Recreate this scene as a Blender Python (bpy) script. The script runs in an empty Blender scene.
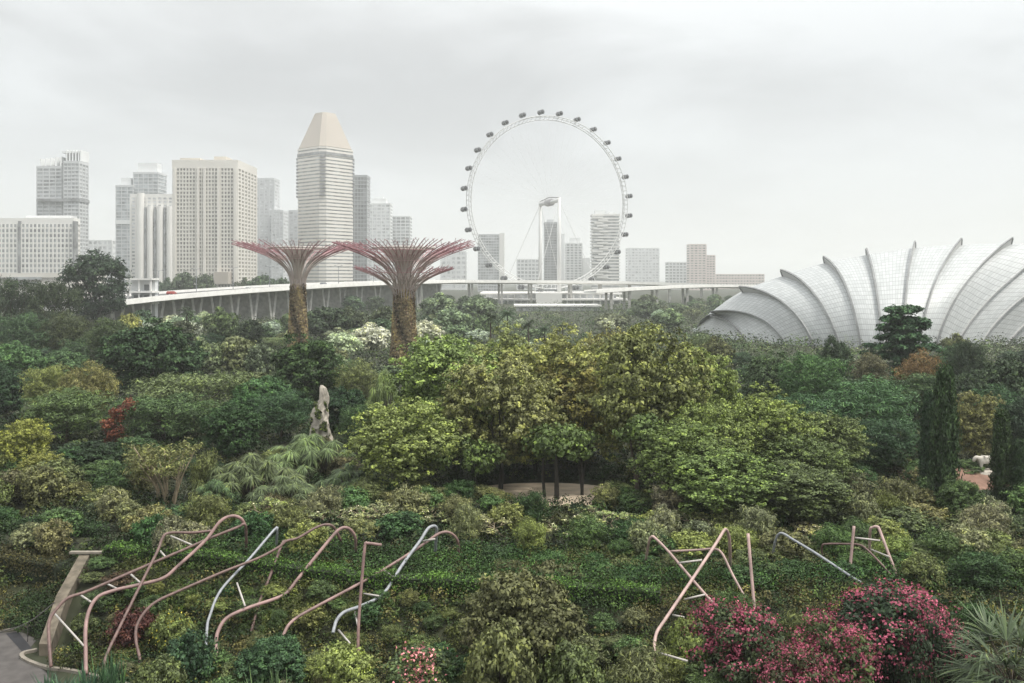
import bpy, math, random
import numpy as np

sc = bpy.context.scene
H, F, CX, CY = 20.0, 900.0, 512.0, 279.0      # eye height, focal length in pixels, principal column, horizon row

# ------------------------------------------------------------------ camera
cam_d = bpy.data.cameras.new('camera')
cam_d.sensor_width = 36.0
cam_d.lens = 36.0 * F / 1024.0
cam_d.shift_y = -(341.5 - CY) / 1024.0
cam_d.clip_start, cam_d.clip_end = 0.5, 30000
cam = bpy.data.objects.new('camera', cam_d)
cam.location = (0, 0, H)
cam.rotation_euler = (math.radians(90), 0, 0)
sc.collection.objects.link(cam)
sc.camera = cam

# ------------------------------------------------------------------ overcast sky and sun
SUN_EL, SUN_AZ = 60.0, 108.0     # azimuth from +Y towards +X: high on the right, behind thin cloud
w = bpy.data.worlds.new('World'); sc.world = w; w.use_nodes = True
nt = w.node_tree; nt.nodes.clear()
def N(t, **k):
    n = nt.nodes.new(t)
    for a, b in k.items(): setattr(n, a, b)
    return n
out = N('ShaderNodeOutputWorld'); bg = N('ShaderNodeBackground'); bg.inputs['Strength'].default_value = 0.10
sky = N('ShaderNodeTexSky', sky_type='NISHITA', sun_disc=False)
sky.sun_elevation = math.radians(SUN_EL); sky.sun_rotation = math.radians(SUN_AZ)
tc = N('ShaderNodeTexCoord'); mp = N('ShaderNodeMapping')
mp.inputs['Scale'].default_value = (1.5, 1.5, 4.8); mp.inputs['Location'].default_value = (0.37, 0.2, 0.55)
n1 = N('ShaderNodeTexNoise'); n1.inputs['Scale'].default_value = 1.7; n1.inputs['Detail'].default_value = 7; n1.inputs['Roughness'].default_value = 0.52
n1.inputs['Distortion'].default_value = 0.35
rp = N('ShaderNodeValToRGB')
rp.color_ramp.elements[0].position = 0.37; rp.color_ramp.elements[0].color = (2.7, 2.71, 2.65, 1)
rp.color_ramp.elements[1].position = 0.59; rp.color_ramp.elements[1].color = (3.52, 3.58, 3.53, 1)
sx = N('ShaderNodeSeparateXYZ')
zr = N('ShaderNodeMapRange'); zr.inputs[1].default_value = 0.22; zr.inputs[2].default_value = 0.9; zr.inputs[3].default_value = 1.0; zr.inputs[4].default_value = 2.7
hz = N('ShaderNodeMapRange'); hz.inputs[1].default_value = 0.03; hz.inputs[2].default_value = 0.17; hz.inputs[3].default_value = 0.0; hz.inputs[4].default_value = 1.0
flat = N('ShaderNodeMix', data_type='RGBA'); flat.inputs[6].default_value = (3.32, 3.37, 3.33, 1)
mul = N('ShaderNodeMix', data_type='RGBA', blend_type='MULTIPLY'); mul.inputs[0].default_value = 1
mx = N('ShaderNodeMix', data_type='RGBA'); mx.inputs[0].default_value = 0.93
L = nt.links.new
L(tc.outputs['Generated'], mp.inputs[0]); L(mp.outputs[0], n1.inputs['Vector']); L(n1.outputs[0], rp.inputs[0])
L(tc.outputs['Generated'], sx.inputs[0]); L(sx.outputs['Z'], zr.inputs[0]); L(sx.outputs['Z'], hz.inputs[0])
L(hz.outputs[0], flat.inputs[0]); L(rp.outputs[0], flat.inputs[7])
L(flat.outputs[2], mul.inputs[6]); L(zr.outputs[0], mul.inputs[7])
L(sky.outputs[0], mx.inputs[6]); L(mul.outputs[2], mx.inputs[7]); L(mx.outputs[2], bg.inputs[0]); L(bg.outputs[0], out.inputs[0])

sd = bpy.data.lights.new('sun', 'SUN'); sd.energy = 1.5; sd.angle = math.radians(10); sd.color = (1, 0.96, 0.88)
so = bpy.data.objects.new('sun', sd); sc.collection.objects.link(so)
so.rotation_euler = (math.radians(90 - SUN_EL), 0, math.radians(180 - SUN_AZ))
so.location = (-100, -50, 400)

HAZE = 0.00024
sc.view_settings.view_transform = 'Standard'; sc.view_settings.look = 'None'
sc.view_settings.exposure = 1.28; sc.view_settings.gamma = 1.0; sc.view_settings.use_curve_mapping = False
cy = sc.cycles
cy.max_bounces = 6; cy.diffuse_bounces = 3; cy.glossy_bounces = 2; cy.transmission_bounces = 4
cy.volume_bounces = 2; cy.transparent_max_bounces = 8; cy.use_denoising = True; cy.denoiser = 'OPENIMAGEDENOISE'; cy.denoising_input_passes = 'RGB_ALBEDO_NORMAL'; cy.denoising_prefilter = 'ACCURATE'
cy.caustics_reflective = False; cy.caustics_refractive = False
cy.use_adaptive_sampling = True; cy.adaptive_threshold = 0.02

# ------------------------------------------------------------------ helpers
def P(px, py, Y): return np.array(((px - CX) * Y / F, Y, H - (py - CY) * Y / F))
def PX(px, Y): return (px - CX) * Y / F
def ss(t): t = np.clip(t, 0, 1); return t * t * (3 - 2 * t)
def ground(x, y):
    x = np.asarray(x, float); y = np.asarray(y, float)
    ye = np.clip(62 - (x + 28) * 0.2, 54.5, 62)
    z = -2.2 + 3.0 * ss((y - (ye - 8)) / 8)
    zl = -2.2 + 3.0 * ss((y - 59.5) / 7)
    k = ss((-28.4 - x) / 0.7)
    z = z * (1 - k) + zl * k
    return z - 0.8 * ss((y - 72) / 22)

def new_obj(name, data, parent=None):
    o = bpy.data.objects.new(name, data); sc.collection.objects.link(o)
    if parent is not None: o.parent = parent
    return o
def tag(o, label=None, cat=None, group=None, kind=None):
    if label: o['label'] = label
    if cat: o['category'] = cat
    if group: o['group'] = group
    if kind: o['kind'] = kind
    return o
def thing(name, loc, label, cat, group=None, rz=0):
    o = new_obj(name, None); o.location = [float(v) for v in loc]; o.rotation_euler = (0, 0, rz); o.empty_display_size = .5
    return tag(o, label, cat, group)
def struct(name, me, label=None): return tag(new_obj(name, me), label, None, None, 'structure')

class MB:
    """collects shapes, then becomes ONE mesh"""
    def __init__(s): s.v = []; s.f = []
    def add(s, v, f):
        n = len(s.v); s.v += [tuple(float(c) for c in p) for p in v]; s.f += [tuple(i + n for i in q) for q in f]; return s
    def box(s, a, b):
        x0, y0, z0 = a; x1, y1, z1 = b
        return s.add([(x0,y0,z0),(x1,y0,z0),(x1,y1,z0),(x0,y1,z0),(x0,y0,z1),(x1,y0,z1),(x1,y1,z1),(x0,y1,z1)],
                     [(0,3,2,1),(4,5,6,7),(0,1,5,4),(1,2,6,5),(2,3,7,6),(3,0,4,7)])
    def prism(s, poly, z0, z1, top=None):
        n = len(poly); top = top or poly
        return s.add([(x, y, z0) for x, y in poly] + [(x, y, z1) for x, y in top],
                     [tuple(range(n))[::-1], tuple(range(n, 2*n))] + [(i, (i+1) % n, n+(i+1) % n, n+i) for i in range(n)])
    def tube(s, pts, r, n=8, closed=False, cap=True):
        pts = [np.array(p, float) for p in pts]; m = len(pts)
        rs = r if hasattr(r, '__len__') else [r] * m
        v = []; up = None
        for i, p in enumerate(pts):
            a = pts[i-1] if (i > 0 or closed) else p; b = pts[(i+1) % m] if (i < m-1 or closed) else p
            t = b - a; t = t / (np.linalg.norm(t) + 1e-9)
            if up is None:
                up = np.array((0, 0, 1.)) if abs(t[2]) < .9 else np.array((1., 0, 0))
            u = up - t * np.dot(up, t); nu = np.linalg.norm(u)
            if nu < 1e-6: u = np.cross(t, (0, 1, .3)); nu = np.linalg.norm(u)
            u = u / nu; up = u; w_ = np.cross(t, u)
            for k in range(n):
                an = 2*math.pi*k/n; v.append(p + rs[i] * (math.cos(an) * u + math.sin(an) * w_))
        f = []
        for i in range(m if closed else m-1):
            j = (i+1) % m
            for k in range(n):
                k2 = (k+1) % n; f.append((i*n+k, j*n+k, j*n+k2, i*n+k2))
        if cap and not closed: f += [tuple(range(n)), tuple(range((m-1)*n, m*n))[::-1]]
        return s.add(v, f)
    def lathe(s, prof, n=24, c=(0, 0)):
        v = [(c[0]+r*math.cos(2*math.pi*k/n), c[1]+r*math.sin(2*math.pi*k/n), z) for r, z in prof for k in range(n)]
        m = len(prof)
        f = [(i*n+k, i*n+(k+1) % n, (i+1)*n+(k+1) % n, (i+1)*n+k) for i in range(m-1) for k in range(n)]
        return s.add(v, f + [tuple(range(n))[::-1], tuple(range((m-1)*n, m*n))])
    def mesh(s, name, mat, smooth=False):
        me = bpy.data.meshes.new(name); me.from_pydata(s.v, [], s.f); me.materials.append(mat)
        if smooth: me.polygons.foreach_set('use_smooth', [True] * len(me.polygons))
        me.update(); return me
    def build(s, name, mat, parent=None, smooth=False): return new_obj(name, s.mesh(name, mat, smooth), parent)

def catmull(pts, sub=6):
    p = [np.array(q, float) for q in pts]; p = [2*p[0]-p[1]] + p + [2*p[-1]-p[-2]]; o = []
    for i in range(1, len(p)-2):
        for k in range(sub):
            t = k/sub; a, b, c, d = p[i-1], p[i], p[i+1], p[i+2]
            o.append(.5*((2*b)+(-a+c)*t+(2*a-5*b+4*c-d)*t*t+(-a+3*b-3*c+d)*t**3))
    o.append(p[-2]); return o

# ------------------------------------------------------------------ materials
def mat(name, col, rough=.7, var=.12, scale=3.0, metal=0, spec=.4, bump=0, streak=False):
    m = bpy.data.materials.new(name); m.use_nodes = True; t = m.node_tree; b = t.nodes['Principled BSDF']
    b.inputs['Roughness'].default_value = rough; b.inputs['Metallic'].default_value = metal; b.inputs['Specular IOR Level'].default_value = spec
    c = t.nodes.new('ShaderNodeTexCoord'); n = t.nodes.new('ShaderNodeTexNoise'); n.inputs['Scale'].default_value = scale; n.inputs['Detail'].default_value = 6
    if streak:
        q = t.nodes.new('ShaderNodeMapping'); q.inputs['Scale'].default_value = (1, 1, .12)
        t.links.new(c.outputs['Object'], q.inputs[0]); t.links.new(q.outputs[0], n.inputs['Vector'])
    else: t.links.new(c.outputs['Object'], n.inputs['Vector'])
    r = t.nodes.new('ShaderNodeValToRGB')
    r.color_ramp.elements[0].position = .3; r.color_ramp.elements[1].position = .7
    r.color_ramp.elements[0].color = [max(0, k*(1-var)) for k in col] + [1]; r.color_ramp.elements[1].color = [min(1, k*(1+var)) for k in col] + [1]
    t.links.new(n.outputs[0], r.inputs[0]); t.links.new(r.outputs[0], b.inputs['Base Color'])
    if bump:
        bp = t.nodes.new('ShaderNodeBump'); bp.inputs['Strength'].default_value = bump
        t.links.new(n.outputs[0], bp.inputs['Height']); t.links.new(bp.outputs[0], b.inputs['Normal'])
    return m

def leaf_mat(name, base=None, trans=.17, rough=.5, warm=(1.22, 1.2, .74)):
    """leaf colour: the plant's own colour, varied leaf by leaf and clump by clump"""
    m = bpy.data.materials.new(name); m.use_nodes = True; t = m.node_tree; b = t.nodes['Principled BSDF']; o = t.nodes['Material Output']
    b.inputs['Roughness'].default_value = rough; b.inputs['Specular IOR Level'].default_value = .14
    a = t.nodes.new('ShaderNodeAttribute'); a.attribute_name = 'tint'
    mr = t.nodes.new('ShaderNodeMapRange'); mr.inputs[3].default_value = .12; mr.inputs[4].default_value = 2.9
    t.links.new(a.outputs['Fac'], mr.inputs[0])
    if base is None:
        oi = t.nodes.new('ShaderNodeObjectInfo'); src = oi.outputs['Color']
    else:
        rg = t.nodes.new('ShaderNodeRGB'); rg.outputs[0].default_value = (*base, 1); src = rg.outputs[0]
    m1 = t.nodes.new('ShaderNodeMix'); m1.data_type = 'RGBA'; m1.blend_type = 'MULTIPLY'; m1.inputs[0].default_value = 1
    t.links.new(src, m1.inputs[6]); t.links.new(mr.outputs[0], m1.inputs[7])
    m2 = t.nodes.new('ShaderNodeMix'); m2.data_type = 'RGBA'; m2.blend_type = 'MULTIPLY'; m2.inputs[7].default_value = (*warm, 1)
    mr2 = t.nodes.new('ShaderNodeMapRange'); mr2.inputs[1].default_value = .55; mr2.inputs[2].default_value = 1.0
    t.links.new(a.outputs['Fac'], mr2.inputs[0]); t.links.new(mr2.outputs[0], m2.inputs[0]); t.links.new(m1.outputs[2], m2.inputs[6])
    t.links.new(m2.outputs[2], b.inputs['Base Color'])
    tr = t.nodes.new('ShaderNodeBsdfTranslucent'); t.links.new(m2.outputs[2], tr.inputs[0])
    ms = t.nodes.new('ShaderNodeMixShader'); ms.inputs[0].default_value = trans
    t.links.new(b.outputs[0], ms.inputs[1]); t.links.new(tr.outputs[0], ms.inputs[2]); t.links.new(ms.outputs[0], o.inputs[0])
    return m

M = {}
M['leaf'] = leaf_mat('leaf')
M['blade'] = leaf_mat('blade', trans=.15, rough=.45)
M['pinkflower'] = leaf_mat('pink_bract', (.27, .07, .105), trans=.3, warm=(1.25, 1.1, 1.2))
M['palepink'] = leaf_mat('pale_pink_bract', (.5, .2, .21), trans=.3, warm=(1.1, 1.1, 1.1))
M['whiteflower'] = leaf_mat('white_flower', (.6, .55, .42), trans=.2, warm=(1.1, 1.1, 1.0))
M['yellowflower'] = leaf_mat('yellow_flower', (.32, .28, .05), trans=.2, warm=(1.1, 1.1, 1.0))
M['bark'] = mat('bark', (.07, .055, .04), .9, .35, 6, bump=.4, streak=True)
M['darkbark'] = mat('dark_bark', (.03, .027, .022), .9, .35, 6, bump=.4, streak=True)
M['palebark'] = mat('pale_bark', (.27, .22, .15), .85, .3, 6, bump=.4, streak=True)
M['pink'] = mat('dusty_pink_paint', (.235, .15, .138), .55, .42, 1.3)
M['palepinkpaint'] = mat('faded_pink_paint', (.37, .26, .235), .5, .3, 1.3)
M['mauve'] = mat('mauve_paint', (.14, .088, .078), .55, .35, 3)
M['greypaint'] = mat('grey_steel', (.25, .26, .28), .4, .2, 5)
M['whitepaint'] = mat('white_paint', (.42, .39, .36), .5, .1, 5)
M['darksteel'] = mat('dark_steel', (.05, .045, .045), .6, .2, 5)
M['concrete'] = mat('pale_concrete', (.80, .79, .76), .85, .08, .35)
M['oldconcrete'] = mat('weathered_concrete', (.125, .105, .078), .9, .4, 2.2, bump=.15)
M['coping'] = mat('coping_stone', (.22, .195, .16), .9, .25, 2)
M['asphalt'] = mat('asphalt', (.075, .068, .064), .9, .25, 1.5)
M['patch'] = mat('dark_patch', (.022, .022, .025), .95, .2, 1.5)
M['sand'] = mat('sandy_earth', (.50, .41, .31), .95, .2, .8)
M['redearth'] = mat('red_earth', (.17, .10, .072), .95, .3, 1.2, bump=.3)
M['log'] = mat('bleached_wood', (.42, .33, .27), .9, .2, 4)
M['rock'] = mat('limestone', (.37, .335, .285), .95, .35, 1.4, bump=.6)
M['statue'] = mat('pale_stone', (.43, .40, .35), .8, .15, 2)
M['pier'] = mat('pier_concrete', (.42, .41, .385), .9, .25, .5)
M['roadtop'] = mat('road_surface', (.10, .10, .10), .9, .1, .2)

def rgb(*c): return tuple(c)

# ------------------------------------------------------------------ foliage meshes
def leaf_mesh(name, groups, material):
    """groups: list of (points, normals, length, width, tint) -> one mesh of single leaves"""
    Ps, Ns, Ls, Ws, Ts, As = [], [], [], [], [], []
    for g_ in groups:
        p, n, l, wd, t = g_[:5]; k = len(p)
        Ps.append(p); Ns.append(n); Ls.append(np.broadcast_to(l, k)); Ws.append(np.broadcast_to(wd, k)); Ts.append(np.broadcast_to(t, k))
        As.append(g_[5] if len(g_) > 5 else np.random.normal(size=(k, 3)))
    p = np.concatenate(Ps); n = np.concatenate(Ns); l = np.concatenate(Ls)[:, None]; wd = np.concatenate(Ws)[:, None]; t = np.concatenate(Ts); r = np.concatenate(As)
    n = n / (np.linalg.norm(n, axis=1, keepdims=True) + 1e-9)
    a = r - n * (r*n).sum(1, keepdims=True); a /= (np.linalg.norm(a, axis=1, keepdims=True) + 1e-9)
    b = np.cross(n, a)
    fold = n * wd * .22
    v = np.stack([p - a*l*.5 - fold*.6, p + b*wd*.5 + a*l*.08 + fold, p + a*l*.5 - fold, p - b*wd*.5 + a*l*.08 + fold], 1).reshape(-1, 3)
    return raw_mesh(name, v, np.repeat(t, 4), material)
def raw_mesh(name, v, tint, material):
    k = len(v)//4
    me = bpy.data.meshes.new(name)
    me.vertices.add(len(v)); me.vertices.foreach_set('co', v.astype(np.float32).ravel())
    me.loops.add(4*k); me.loops.foreach_set('vertex_index', np.arange(4*k, dtype=np.int32))
    me.polygons.add(k); me.polygons.foreach_set('loop_start', np.arange(0, 4*k, 4, dtype=np.int32))
    try: me.polygons.foreach_set('loop_total', np.full(k, 4, dtype=np.int32))
    except Exception: pass
    at = me.attributes.new('tint', 'FLOAT', 'POINT'); at.data.foreach_set('value', np.clip(tint, 0, 1).astype(np.float32))
    me.materials.append(material); me.update(calc_edges=True)
    return me
def blade_quads(base, d0, L, W, droop, seg=4, rng=None, bend=None):
    """arching tapered blades. base (n,3), d0 unit (n,3), L,W,droop (n,) -> verts (n*seg*4,3)"""
    n = len(base); side = np.cross(d0, np.array((0, 0, 1.))); side /= (np.linalg.norm(side, axis=1, keepdims=True) + 1e-6)
    pts = []; ws = []
    for i in range(seg+1):
        t = i/seg
        q = base + d0*(L*t)[:, None]; q = q.copy(); q[:, 2] -= droop*L*t*t
        pts.append(q); ws.append(W*(.35 + 1.9*t*(1-t) + .15*(1-t))*(1 - .86*t**4))
    qs = []
    for i in range(seg):
        a, b = pts[i], pts[i+1]; wa, wb = ws[i][:, None]*.5, ws[i+1][:, None]*.5
        qs.append(np.stack([a-side*wa, a+side*wa, b+side*wb, b-side*wb], 1))
    return np.stack(qs, 1).reshape(-1, 3)

def unit(rng, k, up=0.0):
    d = rng.normal(size=(k, 3)); d[:, 2] += up; return d/np.linalg.norm(d, axis=1, keepdims=True)
def crown_groups(rng, lobes, ncl, nlf, clr, Lf, Wf, shell=(.7, 1.02), up=.35, updir=.35, zmin=.2, tc_=.55, young=.0):
    out_ = []
    for c, r3 in lobes:
        d = unit(rng, ncl, up); cc = np.array(c) + d*np.array(r3)*rng.uniform(*shell, size=(ncl, 1))
        keep = cc[:, 2] > zmin; d = d[keep]; cc = cc[keep]; k = len(cc)
        if not k: continue
        lt = rng.uniform(-.12, .12)
        ct = np.clip(rng.normal(.42 + lt, .17, k), 0, 1)
        if young:
            yk = (rng.random(k) < young); ct[yk] = rng.uniform(.75, 1, yk.sum())
        of = rng.normal(size=(k*nlf, 3))*np.array((1, 1, .62)); p = np.repeat(cc, nlf, 0) + of*clr
        nn = np.repeat(d, nlf, 0)*.45 + of*.45 + rng.normal(size=(k*nlf, 3))*.34; nn[:, 2] += updir
        tt = np.repeat(ct, nlf)*tc_ + rng.random(k*nlf)*(1-tc_)
        s_ = rng.uniform(.6, 1.25, k*nlf)
        out_.append((p, nn, Lf*s_, Wf*s_, tt))
    return out_
def ell_lobes(rng, c, r3, n, fr=.42, at=.62, up=.1, core=True, rv=(.7, 1.2)):
    d = unit(rng, n, up); c = np.array(c); r3 = np.array(r3)
    # spread the lobes apart
    for _ in range(25):
        for i in range(n):
            df = d[i]-d; q = (df**2).sum(1)+.02; d[i] = d[i] + .03*(df/q[:, None]).sum(0)/n*3
        d /= np.linalg.norm(d, axis=1, keepdims=True)
    L_ = [(c + d[i]*r3*at*rng.uniform(.85, 1.1), r3*fr*rng.uniform(*rv)) for i in range(n)]
    if core: L_.append((c, r3*.6))
    return L_
def limb_mesh(name, rng, h0, lobes, r0, material, n_l=9, lean=.0, base_split=False):
    b = MB(); zc = np.array([l[0] for l in lobes])
    top = np.array((lean, 0, h0))
    tr = [np.array((0, 0, -.6)), np.array((rng.normal()*.1, rng.normal()*.1, h0*.4)), top]
    b.tube(catmull(tr, 4), list(np.linspace(r0*1.25, r0*.8, 9)), 8)
    for i in rng.choice(len(zc), min(n_l, len(zc)), replace=False):
        e = zc[i]; mid = (top + e)/2 + rng.normal(size=3)*.12*np.linalg.norm(e-top); mid[2] -= .05*np.linalg.norm(e-top)
        b.tube(catmull([top*(.8 + .2*rng.random()), mid, e], 3), list(np.linspace(r0*.55, r0*.12, 7)), 6)
    return b.mesh(name, material, True)

PROTO = {}
def proto(kind, parts, w0, h0): PROTO.setdefault(kind, []).append((parts, w0, h0))

def build_protos():
    np.random.seed(5)
    for s in range(4):      # broad-leaved garden tree with open clumps
        rng = np.random.default_rng(10+s)
        lob = ell_lobes(rng, (0, 0, 9.2), (7.3, 7.3, 6.8), 30, .34, .70, rv=(.6, 1.3))
        g_ = crown_groups(rng, lob, 40, 19, .25, .42, .25, shell=(.45, 1.14), up=.3, updir=.55, zmin=1.7, young=.2)
        proto('broad', [('trunk', limb_mesh('trunk', rng, 5.2, lob, .26, M['darkbark'])), ('crown', leaf_mesh('crown', g_, M['leaf']))], 15, 16.3)
    for s in range(3):      # dense domed tree
        rng = np.random.default_rng(30+s)
        lob = ell_lobes(rng, (0, 0, 5.4), (5.6, 5.6, 5.0), 34, .32, .76, up=.25, rv=(.75, 1.15))
        g_ = crown_groups(rng, lob, 20, 30, .30, .44, .28, shell=(.84, 1.06), up=.3, updir=.5, zmin=.5, young=.05)
        proto('dome', [('trunk', limb_mesh('trunk', rng, 3.2, lob, .3, M['darkbark'])), ('crown', leaf_mesh('crown', g_, M['leaf']))], 14, 12)
    for s in range(3):      # fine-leaved soft tree
        rng = np.random.default_rng(50+s)
        lob = ell_lobes(rng, (0, 0, 7.6), (5.9, 5.9, 5.6), 26, .36, .68, up=.2, rv=(.6, 1.3))
        g_ = crown_groups(rng, lob, 22, 22, .42, .62, .13, shell=(.5, 1.08), up=.45, updir=.2, zmin=.8, young=.08, tc_=.45)
        proto('feather', [('trunk', limb_mesh('trunk', rng, 4.2, lob, .22, M['bark'])), ('crown', leaf_mesh('crown', g_, M['leaf']))], 14, 14)
    for s in range(2):      # spreading flat-topped tree
        rng = np.random.default_rng(70+s)
        lob = [((rng.uniform(-5.5, 5.5), rng.uniform(-5.5, 5.5), 7 + rng.uniform(-1.6, 1.5)), (2.4*rng.uniform(.7, 1.2), 2.4*rng.uniform(.7, 1.2), 1.3)) for _ in range(24)]
        lob += [((rng.uniform(-5, 5), rng.uniform(-5, 5), 3 + rng.uniform(-1.6, 1.6)), (2.2, 2.2, 1.6)) for _ in range(12)]
        g_ = crown_groups(rng, lob, 20, 20, .38, .5, .17, shell=(.6, 1.05), up=.6, updir=.6, zmin=.5, tc_=.4)
        proto('spread', [('trunk', limb_mesh('trunk', rng, 4, lob[:24], .24, M['bark'])), ('crown', leaf_mesh('crown', g_, M['leaf']))], 14.5, 9)
    for s in range(2):      # tall dark tree
        rng = np.random.default_rng(80+s)
        lob = ell_lobes(rng, (0, 0, 16), (9, 9, 11.5), 30, .27, .74, rv=(.6, 1.3))
        g_ = crown_groups(rng, lob, 20, 18, .6, .95, .42, shell=(.45, 1.08), up=.25, zmin=4, young=.05)
        proto('tall', [('trunk', limb_mesh('trunk', rng, 9, lob, .5, M['darkbark'], 16)), ('crown', leaf_mesh('crown', g_, M['leaf']))], 21, 28)
    for s in range(3):      # far tree
        rng = np.random.default_rng(90+s)
        lob = ell_lobes(rng, (0, 0, 5.2), (5, 5, 4.3), 16, .38, .66, up=.2)
        g_ = crown_groups(rng, lob, 16, 13, .42, .85, .45, shell=(.6, 1.05), up=.3, zmin=.4, young=.06)
        proto('far', [('trunk', limb_mesh('trunk', rng, 3, lob, .25, M['bark'])), ('crown', leaf_mesh('crown', g_, M['leaf']))], 12, 10)
    for s in range(4):      # shrub
        rng = np.random.default_rng(110+s)
        lob = ell_lobes(rng, (0, 0, 1.35), (1.9, 1.9, 1.5), 18, .42, .66, up=.2, rv=(.6, 1.3))
        g_ = crown_groups(rng, lob, 18, 15, .14, .23, .13, shell=(.55, 1.1), up=.4, updir=.4, zmin=0, young=.1)
        proto('shrub', [('stem', limb_mesh('stem', rng, .5, lob, .05, M['bark'], 12)), ('foliage', leaf_mesh('foliage', g_, M['leaf']))], 4.6, 3.2)
    for s in range(2):      # narrow-leaved loose shrub
        rng = np.random.default_rng(130+s)
        lob = ell_lobes(rng, (0, 0, 1.5), (1.8, 1.8, 1.6), 16, .42, .66, up=.2, rv=(.6, 1.4))
        g_ = crown_groups(rng, lob, 20, 20, .20, .30, .06, shell=(.4, 1.15), up=.4, updir=.1, zmin=0, young=.05, tc_=.4)
        proto('wisp', [('stem', limb_mesh('stem', rng, .6, lob, .05, M['bark'], 12)), ('foliage', leaf_mesh('foliage', g_, M['leaf']))], 4.6, 3.4)
    for s in range(3):      # frangipani: forked pale branches, leaves and flowers at the tips
        rng = np.random.default_rng(140+s); b = MB(); tips = []
        def fork(p, d, l, r, k):
            e = p + d*l; b.tube([p, (p+e)/2 + rng.normal(size=3)*.05*l, e], [r, r*.85, r*.7], 6)
            if k == 0: tips.append(e); return
            for _ in range(3 if k > 2 else 2):
                nd = d + rng.normal(size=3)*.55; nd[2] = abs(nd[2])*.6 + .25; fork(e, nd/np.linalg.norm(nd), l*.72, r*.68, k-1)
        for _ in range(4):
            d = np.array((rng.normal()*.5, rng.normal()*.5, 1.)); fork(np.array((rng.normal()*.15, rng.normal()*.15, -.1)), d/np.linalg.norm(d), 1.25, .085, 4)
        T = np.array(tips); k = len(T)
        sh = np.repeat(T, 11, 0); dd = unit(rng, len(sh), .4)
        g_ = [(sh + dd*.16, np.cross(dd, rng.normal(size=dd.shape)) + np.array((0, 0, .5)), .30, .12, np.clip(np.repeat(rng.normal(.5, .2, k), 11) + rng.normal(0, .15, len(sh)), 0, 1), dd)]
        fl = T[rng.random(k) < .16]; fs = np.repeat(fl, 6, 0)
        h_ = T[:, 2].max() + .2; w_ = 2*np.percentile(np.abs(T[:, :2]), 95) + .3
        gf = [(fs + rng.normal(size=fs.shape)*.07 + np.array((0, 0, .12)), unit(rng, len(fs), .8), .14, .10, rng.random(len(fs)))]
        proto('frangipani', [('branches', b.mesh('branches', M['palebark'], True)), ('foliage', leaf_mesh('foliage', g_, M['leaf'])), ('blossom', leaf_mesh('blossom', gf, M['whiteflower']))], w_, h_)
    for s in range(2):      # clump of drooping fan-headed palms
        rng = np.random.default_rng(160+s); vs = []; ts = []; b = MB()
        for i in range(26):
            a = rng.uniform(0, 6.28); q = rng.uniform(0, 2.9)**1; c = np.array((math.cos(a)*q, math.sin(a)*q, 5.2 - .42*q*q*.8 + rng.uniform(-1.0, .4)))
            b.tube(catmull([(c[0]*.4, c[1]*.4, -.2), (c[0]*.7, c[1]*.7, c[2]*.5), c], 3), .09, 6)
            k = 150; d = unit(rng, k, .35); Lb = rng.uniform(.5, .95, k)
            vs.append(blade_quads(np.repeat(c[None], k, 0), d, Lb, np.full(k, .055), rng.uniform(.7, 1.4, k), 4)); ts.append(np.repeat(np.clip(rng.normal(.5 + rng.uniform(-.15, .15), .2, k), 0, 1), 16))
            k = 60; d = unit(rng, k, -.6); vs.append(blade_quads(np.repeat(c[None], k, 0), d, rng.uniform(.5, 1.0, k), np.full(k, .06), rng.uniform(.7, 1.3, k), 4)); ts.append(np.repeat(rng.uniform(0, .4, k), 16))
        proto('fanpalm', [('stems', b.mesh('stems', M['bark'], True)), ('fronds', raw_mesh('fronds', np.concatenate(vs), np.concatenate(ts), M['blade']))], 7, 5.9)
    for s in range(2):      # columnar cypress
        rng = np.random.default_rng(170+s); gs = []
        for z in np.arange(.3, 12.3, .22):
            t = z/12.4; r = 1.12*min(1, (t/.10)**.5 if t < .10 else 1)*(1 - .55*max(0, (t-.45)/.55)**1.7)*rng.uniform(.82, 1.12)
            k = 11; a = rng.uniform(0, 6.28, k); d = np.stack([np.cos(a), np.sin(a), np.zeros(k)], 1)
            cc = d*r*rng.uniform(.5, 1.05, (k, 1)); cc[:, 2] = z + rng.uniform(-.15, .15, k); nl = 16
            p = np.repeat(cc, nl, 0) + rng.normal(size=(k*nl, 3))*np.array((.12, .12, .28)); nn = np.repeat(d, nl, 0) + rng.normal(size=(k*nl, 3))*.5
            ax = np.repeat(d, nl, 0)*.3 + np.array((0, 0, 1.)) + rng.normal(size=(k*nl, 3))*.25
            gs.append((p, nn, .36, .12, np.clip(np.repeat(rng.normal(.42, .17, k), nl)*.6 + rng.random(k*nl)*.4, 0, 1), ax))
        b = MB().tube([(0, 0, -.4), (0, 0, 6), (0, 0, 11.8)], [.16, .1, .03], 7)
        proto('cypress', [('trunk', b.mesh('trunk', M['bark'], True)), ('crown', leaf_mesh('crown', gs, M['leaf']))], 2.5, 12.6)
    for s in range(3):      # bougainvillea
        rng = np.random.default_rng(180+s)
        lob = ell_lobes(rng, (0, 0, 1.9), (2.3, 2.3, 2.0), 24, .36, .7, up=.25, rv=(.6, 1.35))
        g_ = crown_groups(rng, lob, 20, 17, .15, .21, .12, shell=(.5, 1.08), up=.3, zmin=0)
        gf = crown_groups(rng, [l for l in lob if l[0][2] > 1.5 or rng.random() < .25], 16, 13, .20, .13, .10, shell=(.85, 1.2), up=.75, updir=.4, zmin=.4, tc_=.6)
        gf = [q for q in gf if rng.random() < .8]
        proto('bougain', [('stem', limb_mesh('stem', rng, .6, lob, .05, M['bark'], 14)), ('foliage', leaf_mesh('foliage', g_, M['leaf'])), ('blossom', leaf_mesh('blossom', gf, M['pinkflower']))], 5.4, 4.4)
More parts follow.
